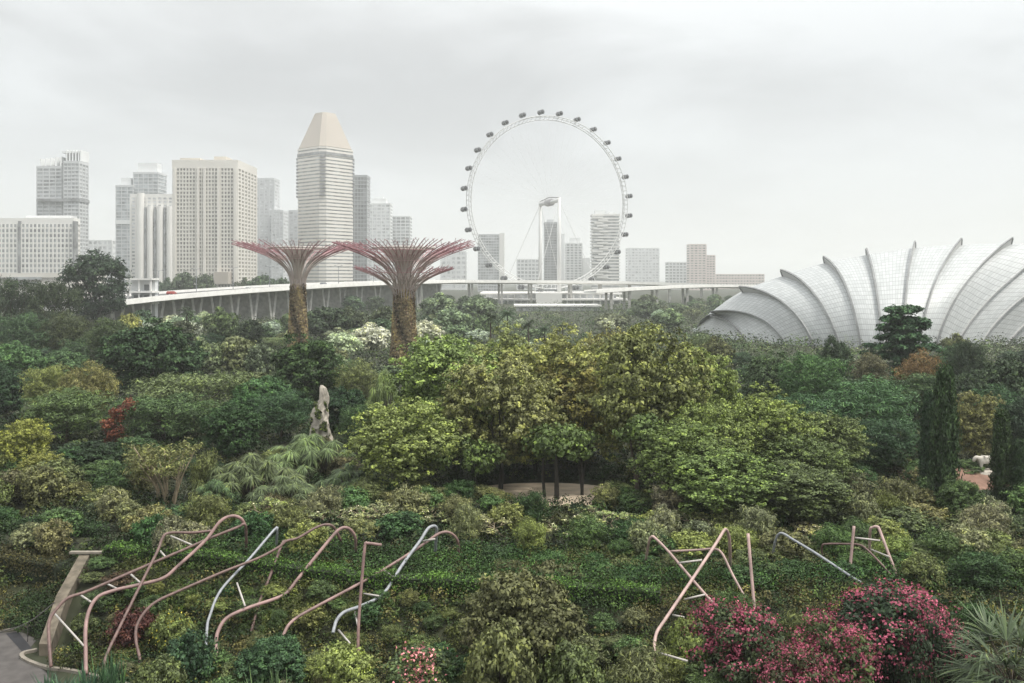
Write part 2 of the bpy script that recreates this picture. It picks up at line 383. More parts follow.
    rng = np.random.default_rng(200)     # big spiky fan palm
    vs, ts = [], []; b = MB(); b.tube([(0, 0, -.5), (0, 0, 1.4)], [.24, .2], 10)
    for i in range(34):                   # petioles carrying fans
        a = i*2.399; el = rng.uniform(-.15, 1.35); d = np.array((math.cos(a)*math.cos(el), math.sin(a)*math.cos(el), math.sin(el)))
        st = np.array((0, 0, 1.35)); e = st + d*rng.uniform(.75, 1.25); e[2] -= .06
        b.tube([st, (st+e)/2 + np.array((0, 0, .05)), e], .018, 5)
        k = 26; sd_ = np.cross(d, (0, 0, 1.)); sd_ /= np.linalg.norm(sd_)+1e-6
        an = np.linspace(-1.5, 1.5, k) + rng.normal(0, .04, k); nn = np.cross(sd_, d)
        dd = np.cos(an)[:, None]*d + np.sin(an)[:, None]*sd_ + rng.normal(0, .05, k)[:, None]*nn + (-.15)*nn
        dd /= np.linalg.norm(dd, axis=1, keepdims=True)
        vs.append(blade_quads(np.repeat(e[None], k, 0), dd, rng.uniform(.85, 1.35, k), np.full(k, .055), rng.uniform(.05, .45, k), 5)); ts.append(np.repeat(np.clip(rng.normal(.5 if el > .2 else .7, .16, k), 0, 1), 20))
    proto('spiky', [('trunk', b.mesh('trunk', M['bark'], True)), ('fronds', raw_mesh('fronds', np.concatenate(vs), np.concatenate(ts), M['blade']))], 4.6, 3.7)
    # low rosette of stiff blades
    vs, ts = [], []
    for q in range(9):
        c = np.array((rng.uniform(-1, 1), rng.uniform(-1, 1), .1)); k = 60; d = unit(rng, k, 1.0); d[:, 2] = np.abs(d[:, 2])
        vs.append(blade_quads(np.repeat(c[None], k, 0), d, rng.uniform(.8, 1.6, k), np.full(k, .09), rng.uniform(.1, .6, k), 4)); ts.append(np.repeat(np.clip(rng.normal(.45, .18, k), 0, 1), 16))
    proto('rosette', [('blades', raw_mesh('blades', np.concatenate(vs), np.concatenate(ts), M['blade']))], 4, 1.6)
    # tiered tree with level branches
    rng = np.random.default_rng(220); lob = []; b = MB(); b.tube([(0, 0, -.5), (.2, .1, 8), (0, 0, 15.5)], [.3, .2, .06], 8)
    for i, z in enumerate((5, 7, 8.8, 10.4, 12, 13.4, 14.8)):
        n = 9; R = 6.0*(1 - .085*i)*rng.uniform(.85, 1.1)
        for k in range(n):
            a = 6.28*k/n + i + rng.normal()*.2; rr = R*rng.uniform(.5, 1); e = np.array((math.cos(a)*rr, math.sin(a)*rr, z + rng.uniform(-.3, .5)))
            b.tube([(0, 0, z-.4), e*np.array((.5, .5, 1)) - np.array((0, 0, .1)), e], [.09, .06, .03], 5)
            lob.append((e, (1.3, 1.3, .35))); lob.append((e*np.array((.55, .55, 1)), (1.3, 1.3, .4)))
    g_ = crown_groups(rng, lob, 12, 16, .26, .6, .34, shell=(.2, 1.1), up=.3, updir=.9, zmin=1, young=.03)
    g_ += crown_groups(rng, [((0, 0, 9), (2.6, 2.6, 6))], 160, 14, .5, .6, .34, shell=(.2, 1.0))
    proto('tiered', [('trunk', b.mesh('trunk', M['darkbark'], True)), ('crown', leaf_mesh('crown', g_, M['leaf']))], 13.5, 15.8)
    # leaning pale stems with thin foliage
    rng = np.random.default_rng(230); b = MB(); lob = []
    for i in range(15):
        a = rng.uniform(0, 6.28); q = rng.uniform(.2, 1.1); x0, y0 = math.cos(a)*q*.6, math.sin(a)*q*.6
        x1, y1 = x0 + math.cos(a)*rng.uniform(.6, 2.2) - .2, y0 + math.sin(a)*rng.uniform(.4, 1.8); z1 = rng.uniform(3.0, 5.4)
        pts = catmull([(x0, y0, -.3), ((x0*1.4+x1*.6)/2, (y0+y1)/2, z1*.45), (x1, y1, z1)], 4)
        b.tube(pts, list(np.linspace(.115, .04, len(pts))), 6)
        for _ in range(2):
            k = rng.integers(4, len(pts)-1); e = pts[k] + np.array((rng.normal()*.7, rng.normal()*.5, rng.uniform(.5, 1.3))); b.tube([pts[k], (pts[k]+e)/2+rng.normal(size=3)*.08, e], [.04, .03, .018], 5); lob.append((e, (.7, .7, .5)))
        lob.append((np.array((x1, y1, z1)), (.75, .75, .5)))
    g_ = crown_groups(rng, lob, 5, 14, .2, .28, .10, shell=(.2, 1.1), up=.5, updir=.2, young=.1)
    proto('barestem', [('stems', b.mesh('stems', M['palebark'], True)), ('foliage', leaf_mesh('foliage', g_, M['leaf']))], 6.2, 6.2)
    for s in range(2):       # small feather palm
        rng = np.random.default_rng(240+s); vs, ts = [], []; b = MB(); b.tube(catmull([(0, 0, -.4), (.2, 0, 4), (.1, .1, 7.6)], 4), list(np.linspace(.24, .15, 9)), 8)
        for i in range(20):
            a = i*2.4; el = rng.uniform(-.3, 1.2); d = np.array((math.cos(a)*math.cos(el), math.sin(a)*math.cos(el), math.sin(el))); Lr = rng.uniform(2.3, 3.1)
            k = 40; t = np.linspace(.12, 1, k); base = np.array((.1, .1, 7.6)) + d*(Lr*t)[:, None]; base[:, 2] -= .55*Lr*t*t
            sd_ = np.cross(d, (0, 0, 1.)); sd_ /= np.linalg.norm(sd_)+1e-6
            dd = np.where((np.arange(k) % 2)[:, None] == 0, sd_, -sd_) + d*.5 + np.array((0, 0, -.35)) + rng.normal(0, .08, (k, 3)); dd /= np.linalg.norm(dd, axis=1, keepdims=True)
            vs.append(blade_quads(base, dd, .75*(1.2-t*.7), np.full(k, .10), np.full(k, .4), 2)); ts.append(np.repeat(np.clip(rng.normal(.4, .15, k), 0, 1), 8))
        proto('palm', [('trunk', b.mesh('trunk', M['bark'], True)), ('fronds', raw_mesh('fronds', np.concatenate(vs), np.concatenate(ts), M['leaf']))], 6, 10)
    # narrow upright red-leaved tree
    rng = np.random.default_rng(260); lob = [((z*.35 - 1 + rng.normal()*.3, rng.normal()*.4, z), (.9, .9, .8)) for z in np.linspace(1.2, 6.6, 12)]
    g_ = crown_groups(rng, lob, 14, 13, .2, .38, .17, shell=(.3, 1.1), up=.2, young=.15)
    proto('redtree', [('trunk', limb_mesh('trunk', rng, 1.5, lob, .08, M['bark'])), ('crown', leaf_mesh('crown', g_, M['leaf']))], 3.4, 7.3)
build_protos()

_var = {}
prng = random.Random(4)
def plant(kind, name, px, py, wpx, Y, col, label, cat='tree', group=None, var=None, hscale=None, z0=None):
    """a plant of its own, whose crown spans wpx columns round px and tops out at row py when it stands Y metres off"""
    i = _var.get(kind, 0); _var[kind] = i+1
    parts, w0, h0 = PROTO[kind][(i if var is None else var) % len(PROTO[kind])]
    x = PX(px, Y); z = float(ground(x, Y)) if z0 is None else z0
    h = H - (py - CY)*Y/F - z; wd = wpx*Y/F
    o = thing(name, (x, Y, z), label, cat, group, prng.uniform(0, 6.28))
    s = wd/w0; o.scale = (s, s, h/h0)
    for pn, me in parts:
        c = new_obj(pn, me, o)
        j = [prng.uniform(.9, 1.1) for _ in range(3)]
        r_ = max(col[0], .5*col[1])*1.22*j[0]; g_ = col[1]*1.32*j[1]; b_ = col[2]*1.08*j[2]; lu = .3*r_ + .6*g_ + .1*b_; k_s = .83
        c.color = (lu + (r_-lu)*k_s, lu + (g_-lu)*k_s, lu + (b_-lu)*k_s, 1)
    return o


# ================================================================== THE SETTING
def grid_mesh(name, xs, ys, zf, material):
    X, Y = np.meshgrid(xs, ys); Z = zf(X, Y); nx, ny = len(xs), len(ys)
    v = np.stack([X, Y, Z], 2).reshape(-1, 3)
    f = [(j*nx+i, j*nx+i+1, (j+1)*nx+i+1, (j+1)*nx+i) for j in range(ny-1) for i in range(nx-1)]
    me = bpy.data.meshes.new(name); me.from_pydata(v.tolist(), [], f); me.materials.append(material)
    me.polygons.foreach_set('use_smooth', [True]*len(f)); me.update(); return me

gm = mat('ground_cover', (.028, .032, .015), .95, .45, .35, bump=.5)
xs = np.concatenate([[-9000, -5000, -2500, -1200, -600, -300, -150, -90], np.arange(-60, 60.1, .7), [90, 150, 300, 600, 1200, 2500, 5000, 9000]])
ys = np.concatenate([[-60, 0, 20, 35], np.arange(40, 110, .7), [120, 150, 200, 300, 500, 900, 1500, 2500, 4500, 9000]])
struct('ground', grid_mesh('ground', xs, ys, ground, gm))

# ---- air
hb = MB().box((-9100, -80, -4), (9100, 9100, 215))
hm = bpy.data.materials.new('haze'); hm.use_nodes = True; t = hm.node_tree; t.nodes.clear()
ho = t.nodes.new('ShaderNodeOutputMaterial'); pv = t.nodes.new('ShaderNodeVolumePrincipled')
pv.inputs['Density'].default_value = HAZE; pv.inputs['Color'].default_value = (.97, .985, .985, 1); pv.inputs['Anisotropy'].default_value = .3
t.links.new(pv.outputs[0], ho.inputs['Volume'])
tag(hb.build('haze', hm), None, None, None, 'stuff')

# ---- foreground path, kerb, steps wall
def on_ground(px, py, z): Y = (H - z)*F/(py - CY); return np.array((PX(px, Y), Y, z))
pz = -2.19
pp = [on_ground(-60, 700, pz), on_ground(62, 700, pz), on_ground(46, 672, pz), on_ground(22, 655, pz), on_ground(30, 648, pz), on_ground(37, 640, pz), on_ground(19, 631, pz), on_ground(-60, 640, pz)]
struct('path', MB().add([(p[0], p[1], pz + .02) for p in pp], [tuple(range(len(pp)))]).mesh('path', M['asphalt']))
dp = [on_ground(6, 634, pz), on_ground(18, 632, pz), on_ground(33, 650, pz), on_ground(22, 652, pz)]
struct('path_patch', MB().add([(p[0], p[1], pz + .03) for p in dp], [(0, 1, 2, 3)]).mesh('path_patch', M['patch']))  # darker four-cornered patch lying flat on the path
k_ = [on_ground(*q, pz) for q in ((37, 651), (24, 654), (22, 658), (30, 663), (48, 669), (66, 671), (90, 676), (120, 684), (150, 694))]
kb = MB(); kp = catmull(k_, 5)
for a, b in zip(kp[:-1], kp[1:]):
    d = (b - a); n_ = np.array((-d[1], d[0], 0)); n_ = n_/np.linalg.norm(n_)*.11
    kb.prism([(a-n_)[:2], (b-n_)[:2], (b+n_)[:2], (a+n_)[:2]], pz - .1, pz + .15)
struct('kerb', kb.mesh('kerb', M['coping']))
k2 = MB(); kp = [on_ground(*q, pz) for q in ((-60, 638.5), (0, 632), (18, 629), (34, 626))]
for a, b in zip(kp[:-1], kp[1:]):
    d = (b - a); n_ = np.array((-d[1], d[0], 0)); n_ = n_/np.linalg.norm(n_)*.07
    k2.prism([(a-n_)[:2], (b-n_)[:2], (b+n_)[:2], (a+n_)[:2]], pz - .1, pz + .12)
struct('path_edging', k2.mesh('path_edging', M['coping']))

wl = thing('retaining_wall', (-27.6, 57, float(ground(-27.6, 57)) - .4), 'low sloping concrete wall with a level coping, stepping down to the asphalt path', 'wall')
wb = MB(); P0 = np.array((-29.4, 62, 1.1)); P1 = np.array((-28.6, 57.2, -.1)); P2 = np.array((-27.5, 53.0, -1.5))
for a, b in ((P0, P1), (P1, P2)):
    wb.add([(a[0]-.36, a[1], -3), (a[0]+.36, a[1], -3), (b[0]+.36, b[1], -3), (b[0]-.36, b[1], -3), (a[0]-.36, a[1], a[2]), (a[0]+.36, a[1], a[2]), (b[0]+.36, b[1], b[2]), (b[0]-.36, b[1], b[2])],
           [(0, 1, 2, 3), (4, 7, 6, 5), (0, 4, 5, 1), (1, 5, 6, 2), (2, 6, 7, 3), (3, 7, 4, 0)])
def under(o, p):
    o.parent = p; o.matrix_parent_inverse = p.matrix_basis.inverted(); return o
def upd(o):
    from mathutils import Matrix, Vector, Euler
    return Matrix.LocRotScale(Vector(o.location), Euler(o.rotation_euler), Vector(o.scale))
def child(o, p):
    """parent a mesh built in world coordinates"""
    o.parent = p; o.matrix_parent_inverse = upd(p).inverted(); return o
child(wb.build('wall', M['oldconcrete']), wl)
child(MB().box((-30.4, 61.75, 1.12), (-27.5, 62.1, 1.26)).build('coping', M['coping']), wl)
rl = thing('railing', (-29.5, 55, -2.2), 'thin dark handrail on posts slanting down beside the concrete wall', 'railing')
ra = [np.array((-28.7, 56.5, -.3)), np.array((-29.6, 55, -1.0)), np.array((-30.9, 54.2, -1.3))]
child(MB().tube(catmull(ra, 4), .03, 6).build('handrail', M['darksteel']), rl)
for p in ra: child(MB().tube([(p[0], p[1], -2.4), p], .025, 6).build('post', M['darksteel']), rl)

# ---- sandy clearing behind the trunks, red earth bank
sx_ = np.linspace(-8, 14, 40); sy_ = np.linspace(74, 92, 28)
def clear_z(X, Y): return ground(X, Y) + .05 - .25*ss((np.hypot((X-3)/8.5, (Y-82)/6.5) - .8)/.3)
struct('sandy_clearing', grid_mesh('sandy_clearing', sx_, sy_, clear_z, M['sand']))
Ye = 86.0; xe = PX(973, Ye)
def bank_z(X, Y): return ground(X, Y) + 1.75*np.exp(-((X-xe)/4.2)**4 - ((Y-Ye-3.5)/4.2)**2) - .3
struct('earth_bank', grid_mesh('earth_bank', np.linspace(xe-7, xe+8, 30), np.linspace(Ye-7, Ye+10, 34), bank_z, M['redearth']))

# ================================================================== BUILDINGS
def wallmat(n, c, var=.05): return mat(n, c, .75, var, .04)
WM = {k: wallmat('wall_' + k, c) for k, c in dict(white=(.70, .69, .665), cream=(.64, .615, .57), beige=(.52, .48, .42), grey=(.52, .53, .54), pale=(.66, .67, .67), dark=(.34, .35, .36), pink=(.62, .54, .51), tan=(.40, .36, .315)).items()}  # wall colours lightened so they carry part of the distance haze
GM = {k: mat('glazing_' + k, c, .25, .5, .13, spec=.5) for k, c in dict(dark=(.22, .225, .23), mid=(.33, .34, .35), blue=(.34, .365, .38), pale=(.54, .55, .56), warm=(.31, .295, .275)).items()}  # window tones lifted too, with distance haze put into the colour
FARG = 'office and hotel towers on the hazy skyline'

def tower(name, label, px0, px1, py, Y, depth, glaze, wall, floors, bays=0, band=.5, proud=.7, cap=3.0, base=0.0, parent=None, poly=None, pier_w=.28, side_bays=0, cat='building'):
    """glazed core, a slab band for every storey, piers between the bays, a parapet"""
    x0, x1 = PX(px0, Y), PX(px1, Y); z1 = H - (py - CY)*Y/F; cx_ = (x0+x1)/2
    t = parent or thing(name, (cx_, Y + depth/2, 0), label, cat, FARG)
    poly = [(x0, Y), (x1, Y), (x1, Y+depth), (x0, Y+depth)] if poly is None else poly
    c = np.mean(poly, 0)
    def grow(e): return [tuple(c + (np.array(p)-c)*(1 + e/np.linalg.norm(np.array(p)-c)*1.41)) for p in poly]
    child(MB().prism(poly, base, z1 - cap*.5).build('glazing', GM[glaze]), t)
    fh = (z1 - cap - base)/floors
    sl = MB().prism(grow(proud), 0, fh*band).mesh('floor_band', WM[wall])
    for i in range(floors):
        o = new_obj('floor_band', sl); o.location = (0, 0, base + i*fh); child(o, t)
    child(MB().prism(grow(proud + .15), z1 - cap, z1).build('parapet', WM[wall]), t)
    if bays:
        bw = (x1-x0)/bays; pm = MB().box((-bw*pier_w/2, -proud-.3, base), (bw*pier_w/2, .2, z1 - cap - .05)).mesh('pier', WM[wall])
        for i in range(bays+1):
            o = new_obj('pier', pm); o.location = (x0 + bw*i, Y, 0); child(o, t)
    if side_bays:
        bw = depth/side_bays; xs_ = x1 if cx_ < 0 else x0; sgn = 1 if cx_ < 0 else -1
        pm = MB().box((-.2 if sgn > 0 else -proud-.3, -bw*pier_w/2, base), (proud+.3 if sgn > 0 else .2, bw*pier_w/2, z1 - cap - .05)).mesh('pier', WM[wall])
        for i in range(side_bays+1):
            o = new_obj('pier', pm); o.location = (xs_, Y + bw*i, 0); child(o, t)
    return t
def addbox(t, name, px0, px1, py0, py1, Y0, Y1, m):
    return child(MB().box((PX(px0, Y0), Y0, max(0, H-(py1-CY)*Y0/F)), (PX(px1, Y0), Y1, H-(py0-CY)*Y0/F)).build(name, m), t)

t = tower('office_block', 'wide white gridded office block with a dark vertical seam, lowest of the near towers', -30, 73, 218, 880, 12, 'mid', 'white', 15, 26, .42, .8, 6, pier_w=.3, side_bays=5)
addbox(t, 'stair_seam', 18, 20.5, 221, 280, 878.2, 882, GM['dark']); addbox(t, 'roof_plant', 26, 70, 215.5, 218, 890, 905, WM['pale'])
addbox(t, 'stair_seam', 72.6, 74.6, 221, 280, 877, 884, GM['dark'])
t = tower('podium_building', 'low cream podium with a long dark window strip below the white gridded block', -40, 78, 273, 600, 40, 'warm', 'cream', 2, 0, .72, .6, 3, base=-1)
addbox(t, 'window_strip', 7, 41, 277, 279.6, 598.6, 599.4, GM['mid']); addbox(t, 'window_strip', 7, 41, 282, 284, 598.6, 599.4, GM['mid']); addbox(t, 'column', 24, 25, 279.6, 282, 597.5, 599, GM['dark'])
t = tower('twin_tower', 'grey twin residential tower with a dark belt halfway and a fin crown', 37, 62, 166, 1050, 30, 'mid', 'grey', 34, 4, .4, .5, 3, pier_w=.12)
tower('', '', 64, 79, 161, 1046, 22, 'mid', 'grey', 35, 4, .4, .5, 3, parent=t, pier_w=.12, side_bays=3)
addbox(t, 'core', 61.5, 64.5, 163, 285, 1049, 1075, GM['dark']); addbox(t, 'belt', 36.4, 79.6, 198.5, 201.5, 1044.3, 1069, GM['dark'])
for a in (40, 45, 50, 55, 60): addbox(t, 'crown_fin', a, a+1, 158.5 - (a-40)*.1, 166, 1055, 1075, WM['pale'])
for a in (66, 69, 72, 75, 78, 80): addbox(t, 'crown_fin', a, a+1, 150, 161, 1055, 1075, WM['pale'])
addbox(t, 'crown_beam', 62, 80, 151, 153, 1056, 1074, WM['pale'])
t = tower('blue_grey_tower', 'blue grey glass tower pair with a slanting pale crown behind the finned white tower', 116, 133, 185, 1200, 26, 'blue', 'grey', 30, 3, .25, .4, 3, pier_w=.1)
tower('', '', 133.5, 158, 172, 1204, 30, 'blue', 'grey', 33, 5, .25, .4, 3, parent=t, pier_w=.1)
addbox(t, 'sky_gap', 115.8, 133.2, 220, 224, 1198.5, 1202, WM['pale']); addbox(t, 'crown_fin', 138, 157, 163, 172, 1212, 1228, WM['pale']); addbox(t, 'crown_fin', 121, 131, 178, 185, 1206, 1220, WM['pale'])
# white tower with vertical fins
t = tower('finned_tower', 'slim white apartment tower of rounded vertical fins, between the glass pair and the cream hotel', 131, 173, 194, 980, 30, 'pale', 'white', 28, 8, .5, .5, 4, pier_w=.4)
for a, b_, top in ((136.5, 143.5, 193), (146.5, 152.5, 206), (156.5, 162.5, 206), (166, 172, 206)):
    x0, x1 = PX(a, 976), PX(b_, 976); r = (x1-x0)/2
    child(MB().lathe([(r, 0), (r, H-(top-CY)*976/F)], 16, ((x0+x1)/2, 978)).build('rounded_fin', WM['white']), t)
for a in (144.3, 154, 163.7): addbox(t, 'balcony_recess', a, a+1.6, 207, 285, 977.5, 979, GM['mid'])
# the big cream hotel
t = tower('slab_hotel', 'broad cream slab hotel of punched balcony windows under a blank parapet', 173.5, 237, 160, 850, 62, 'warm', 'cream', 34, 20, .42, .9, 8, pier_w=.34, side_bays=6)
for a in (173, 196.5, 203, 217, 234): addbox(t, 'wall_pier', a, a+2.4, 168, 285, 847.5, 851, WM['cream'])
addbox(t, 'roof_plant', 214, 226, 156.5, 160, 870, 890, WM['beige']); addbox(t, 'roof_plant', 180, 200, 158, 160, 870, 885, WM['beige'])
addbox(t, 'porch', 214, 228, 272, 284, 838, 850, WM['tan'])
t = tower('grey_tower', 'plain pale grey tower with a lower wing, standing behind the cream hotel', 254.5, 274, 178, 1300, 30, 'pale', 'grey', 32, 4, .5, .4, 3, pier_w=.3)
tower('', '', 272, 283, 210, 1290, 30, 'pale', 'grey', 22, 3, .5, .4, 3, parent=t)
tower('grey_tower', 'narrow grey tower squeezed against the pyramid-roofed tower', 289, 302, 210, 1350, 25, 'pale', 'grey', 22, 3, .5, .4, 3)
# pyramid-roofed tower
Yt = 930.0; xc = PX(325.5, Yt+30); a_ = 25.6*(Yt+30)/F
def octa(s, ch=.13, rot=math.radians(-84)):
    q = []
    for i in range(4):
        for e in (-ch, ch):
            an = rot + i*math.pi/2 + e; q.append((xc + s*math.cos(an), Yt + 30 + s*math.sin(an)))
    return q
ztop = H + (CY-146)*(Yt+4)/F
t = tower('pyramid_tower', 'tallest tower, beige with a truncated pyramid roof and notched corners', 298, 353, 146, Yt, 55, 'mid', 'cream', 42, 0, .62, .55, 2, poly=octa(a_*1.03))
rz = H + (CY-114)*(Yt+30)/F
child(MB().prism(octa(a_*1.02), ztop+.02, rz, octa(a_*.40, .2)).build('pyramid_roof', WM['tan']), t)
child(MB().prism(octa(a_*1.08), ztop-9, ztop-6).build('dark_band', GM['dark']), t)  # dark glazing-coloured ring round the tower below its roof
for k in range(12):
    z = ztop - 12 - k*3.6
    sg = octa(a_*1.075, .09)
    for i in range(4):
        p, q = np.array(sg[2*i]), np.array(sg[2*i+1]); o_ = (p+q)/2 - np.array((xc, Yt+30)); o_ = o_/np.linalg.norm(o_)*1.2
        child(MB().prism([p-o_, q-o_, q+o_, p+o_], z, z+1.9).build('notch_window', GM['dark']), t)
tower('dark_glass_tower', 'dark grey glass tower with a pale rooftop screen right beside the pyramid tower', 351.5, 367, 175, 1150, 26, 'dark', 'dark', 30, 5, .25, .4, 3, pier_w=.15)
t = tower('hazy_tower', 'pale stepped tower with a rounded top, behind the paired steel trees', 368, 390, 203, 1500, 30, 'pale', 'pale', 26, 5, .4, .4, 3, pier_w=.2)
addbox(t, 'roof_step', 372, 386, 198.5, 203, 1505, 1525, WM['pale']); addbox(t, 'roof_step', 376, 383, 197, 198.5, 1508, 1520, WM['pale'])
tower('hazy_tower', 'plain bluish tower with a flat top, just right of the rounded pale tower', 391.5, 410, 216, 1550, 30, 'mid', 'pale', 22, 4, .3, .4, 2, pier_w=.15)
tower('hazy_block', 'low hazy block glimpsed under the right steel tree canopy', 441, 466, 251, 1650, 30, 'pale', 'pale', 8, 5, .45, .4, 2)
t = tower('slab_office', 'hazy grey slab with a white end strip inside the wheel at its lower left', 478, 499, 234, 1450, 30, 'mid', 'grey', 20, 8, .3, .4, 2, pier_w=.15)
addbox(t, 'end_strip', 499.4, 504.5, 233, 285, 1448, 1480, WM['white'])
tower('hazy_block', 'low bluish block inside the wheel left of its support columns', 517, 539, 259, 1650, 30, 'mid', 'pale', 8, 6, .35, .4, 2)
t = tower('dark_slim_tower', 'dark slim tower seen between the two white wheel supports', 544.5, 557, 222, 1350, 26, 'dark', 'dark', 26, 4, .35, .4, 3, pier_w=.15)
addbox(t, 'roof_plant', 547, 554, 219.5, 222, 1356, 1368, WM['grey'])
t = tower('stepped_tower', 'grey stepped tower inside the wheel just right of the support columns', 566, 582, 243, 1500, 28, 'mid', 'pale', 18, 4, .35, .4, 2)
addbox(t, 'roof_step', 570, 580, 238, 243, 1505, 1522, WM['pale']); addbox(t, 'wing', 583, 590, 258, 285, 1502, 1525, WM['pale']); addbox(t, 'wing', 559.5, 564.5, 234, 285, 1560, 1580, WM['pale'])
t = tower('balcony_tower', 'hazy apartment tower with staggered balcony bands, right side of the wheel', 593, 619, 214, 1400, 28, 'mid', 'white', 24, 0, .45, 1.6, 3)
addbox(t, 'roof_step', 595, 605, 210.5, 214, 1404, 1420, WM['pale']); addbox(t, 'roof_step', 609, 616, 212, 214, 1404, 1420, WM['pale'])
for k in range(22):
    a = 592 + (k % 3)*1.2 + (k % 2)*5; addbox(t, 'balcony', a, a + 11 - (k % 3), 216.5 + k*2.85, 218 + k*2.85, 1396.2, 1398, WM['white'])
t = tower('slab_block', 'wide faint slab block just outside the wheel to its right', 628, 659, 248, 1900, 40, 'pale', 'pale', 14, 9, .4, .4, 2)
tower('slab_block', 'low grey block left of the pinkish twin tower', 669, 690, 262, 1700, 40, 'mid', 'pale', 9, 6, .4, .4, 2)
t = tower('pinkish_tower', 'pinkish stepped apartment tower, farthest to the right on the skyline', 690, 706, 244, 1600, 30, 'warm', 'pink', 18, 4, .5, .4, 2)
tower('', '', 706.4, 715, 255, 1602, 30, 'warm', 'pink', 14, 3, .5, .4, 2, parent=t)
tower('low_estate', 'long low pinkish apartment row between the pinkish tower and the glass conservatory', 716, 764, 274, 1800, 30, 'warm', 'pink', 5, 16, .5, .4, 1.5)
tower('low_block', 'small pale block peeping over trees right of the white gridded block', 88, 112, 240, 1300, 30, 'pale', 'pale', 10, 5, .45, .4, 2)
# small white gantry house at the bridge end
t = thing('toll_house', (PX(138, 350), 350, 0), 'small white two storey house with dark openings where the road bridge begins', 'building')
x0, x1 = PX(127, 350), PX(151, 350); zt = H - (278.5-CY)*350/F
for a in (0, .46, .94):
    child(MB().box((x0 + (x1-x0)*a, 350, 0), (x0 + (x1-x0)*a + .6, 350.6, zt-.6)).build('column', WM['white']), t)
for z in (10.2, 14.6, zt-.6): child(MB().box((x0-.5, 349.5, z), (x1+.5, 357, z+.7)).build('floor_slab', WM['white']), t)
child(MB().box((x0, 354, 0), (x1, 356.9, zt-.65)).build('back_wall', WM['pale']), t)
for a, z in ((.12, 11.4), (.55, 11.4), (.55, 15.6)): child(MB().box((x0 + (x1-x0)*a, 353.8, z), (x0 + (x1-x0)*(a+.3), 354.1, z+2.2)).build('window', GM['dark']), t)

# ================================================================== ROAD BRIDGE
def deck_pts(c): return catmull([P(px, py, Y) for px, py, Y in c], 8)
def make_bridge(label, ctrl, width, depth, par, npier, pier_pts=True, cat='bridge', vee=True):
    pts = deck_pts(ctrl); t = thing('road_bridge', (pts[0][0], pts[0][1], 0), label, cat)
    def ribbon(prof, name, m):
        b = MB(); v = []; f = []; k = len(prof)
        for i, p in enumerate(pts):
            a = pts[max(0, i-1)]; c = pts[min(len(pts)-1, i+1)]; d = (c-a)[:2]; d = d/np.linalg.norm(d); n_ = np.array((d[1], -d[0]))
            for (s_, z_) in prof: v.append((p[0]+n_[0]*s_, p[1]+n_[1]*s_, p[2]+z_))
        for i in range(len(pts)-1):
            for j in range(k): f.append((i*k+j, i*k+(j+1) % k, (i+1)*k+(j+1) % k, (i+1)*k+j))
        f += [tuple(range(k))[::-1], tuple(range((len(pts)-1)*k, len(pts)*k))]
        child(b.add(v, f).build(name, m), t)
    h = width/2
    ribbon([(-h, -par), (h, -par), (h, -par-.9), (h*.62, -par-1.2), (h*.5, -par-depth), (-h*.5, -par-depth), (-h*.62, -par-1.2), (-h, -par-.9)], 'deck', M['concrete'])
    ribbon([(h-.42, -par+.01), (h-.02, -par+.01), (h-.02, 0), (h-.42, 0)], 'parapet', M['concrete'])
    ribbon([(-h+.02, -par+.01), (-h+.42, -par+.01), (-h+.42, 0), (-h+.02, 0)], 'parapet', M['concrete'])
    ribbon([(-h+.45, -par+.02), (h-.45, -par+.02), (h-.45, -par+.05), (-h+.45, -par+.05)], 'roadway', M['roadtop'])
    for i in np.linspace(3, len(pts)-3, npier).astype(int):
        p = pts[i]; a = pts[i-1]; c = pts[i+1]; d = (c-a)[:2]; d = d/np.linalg.norm(d); n_ = np.array((d[1], -d[0])); b = MB()
        zt = p[2] - par - depth + .02
        for s_ in (-1, 1):
            if vee:
                e0 = p[:2] + d*s_*.6; e1 = p[:2] + d*s_*3.4
                w_ = n_*h*.45; q = d*.8
                b.add([(*(e0-w_-q), -.5), (*(e0+w_-q), -.5), (*(e0+w_+q), -.5), (*(e0-w_+q), -.5), (*(e1-w_-q), zt), (*(e1+w_-q), zt), (*(e1+w_+q), zt), (*(e1-w_+q), zt)],
                      [(0, 3, 2, 1), (4, 5, 6, 7), (0, 1, 5, 4), (1, 2, 6, 5), (2, 3, 7, 6), (3, 0, 4, 7)])
            else:
                c_ = p[:2] + n_*s_*h*.4; b.box((c_[0]-.8, c_[1]-.8, -.5), (c_[0]+.8, c_[1]+.8, zt))
        child(b.build('pier', M['pier']), t)
    return t, pts
br, bpts = make_bridge('long pale concrete road bridge on slanted piers curving behind the steel trees', [(60, 303, 315), (147, 294.5, 360), (225, 288.6, 410), (300, 284.3, 470), (370, 281.5, 540), (450, 279.6, 640)], 24, 1.7, 1.1, 19)
br2, bpts2 = make_bridge('thin far concrete viaduct running past the foot of the wheel', [(440, 280, 690), (520, 280.2, 720), (600, 280.8, 740), (680, 283, 740), (770, 286, 720)], 14, 1.8, 1.2, 9, vee=False)
br3, bpts3 = make_bridge('lower pale slip road sloping up to the far viaduct, right of the wheel', [(590, 290, 560), (640, 287, 600), (700, 284.6, 650), (760, 284.6, 680)], 10, 1.4, 1.0, 6, vee=False)

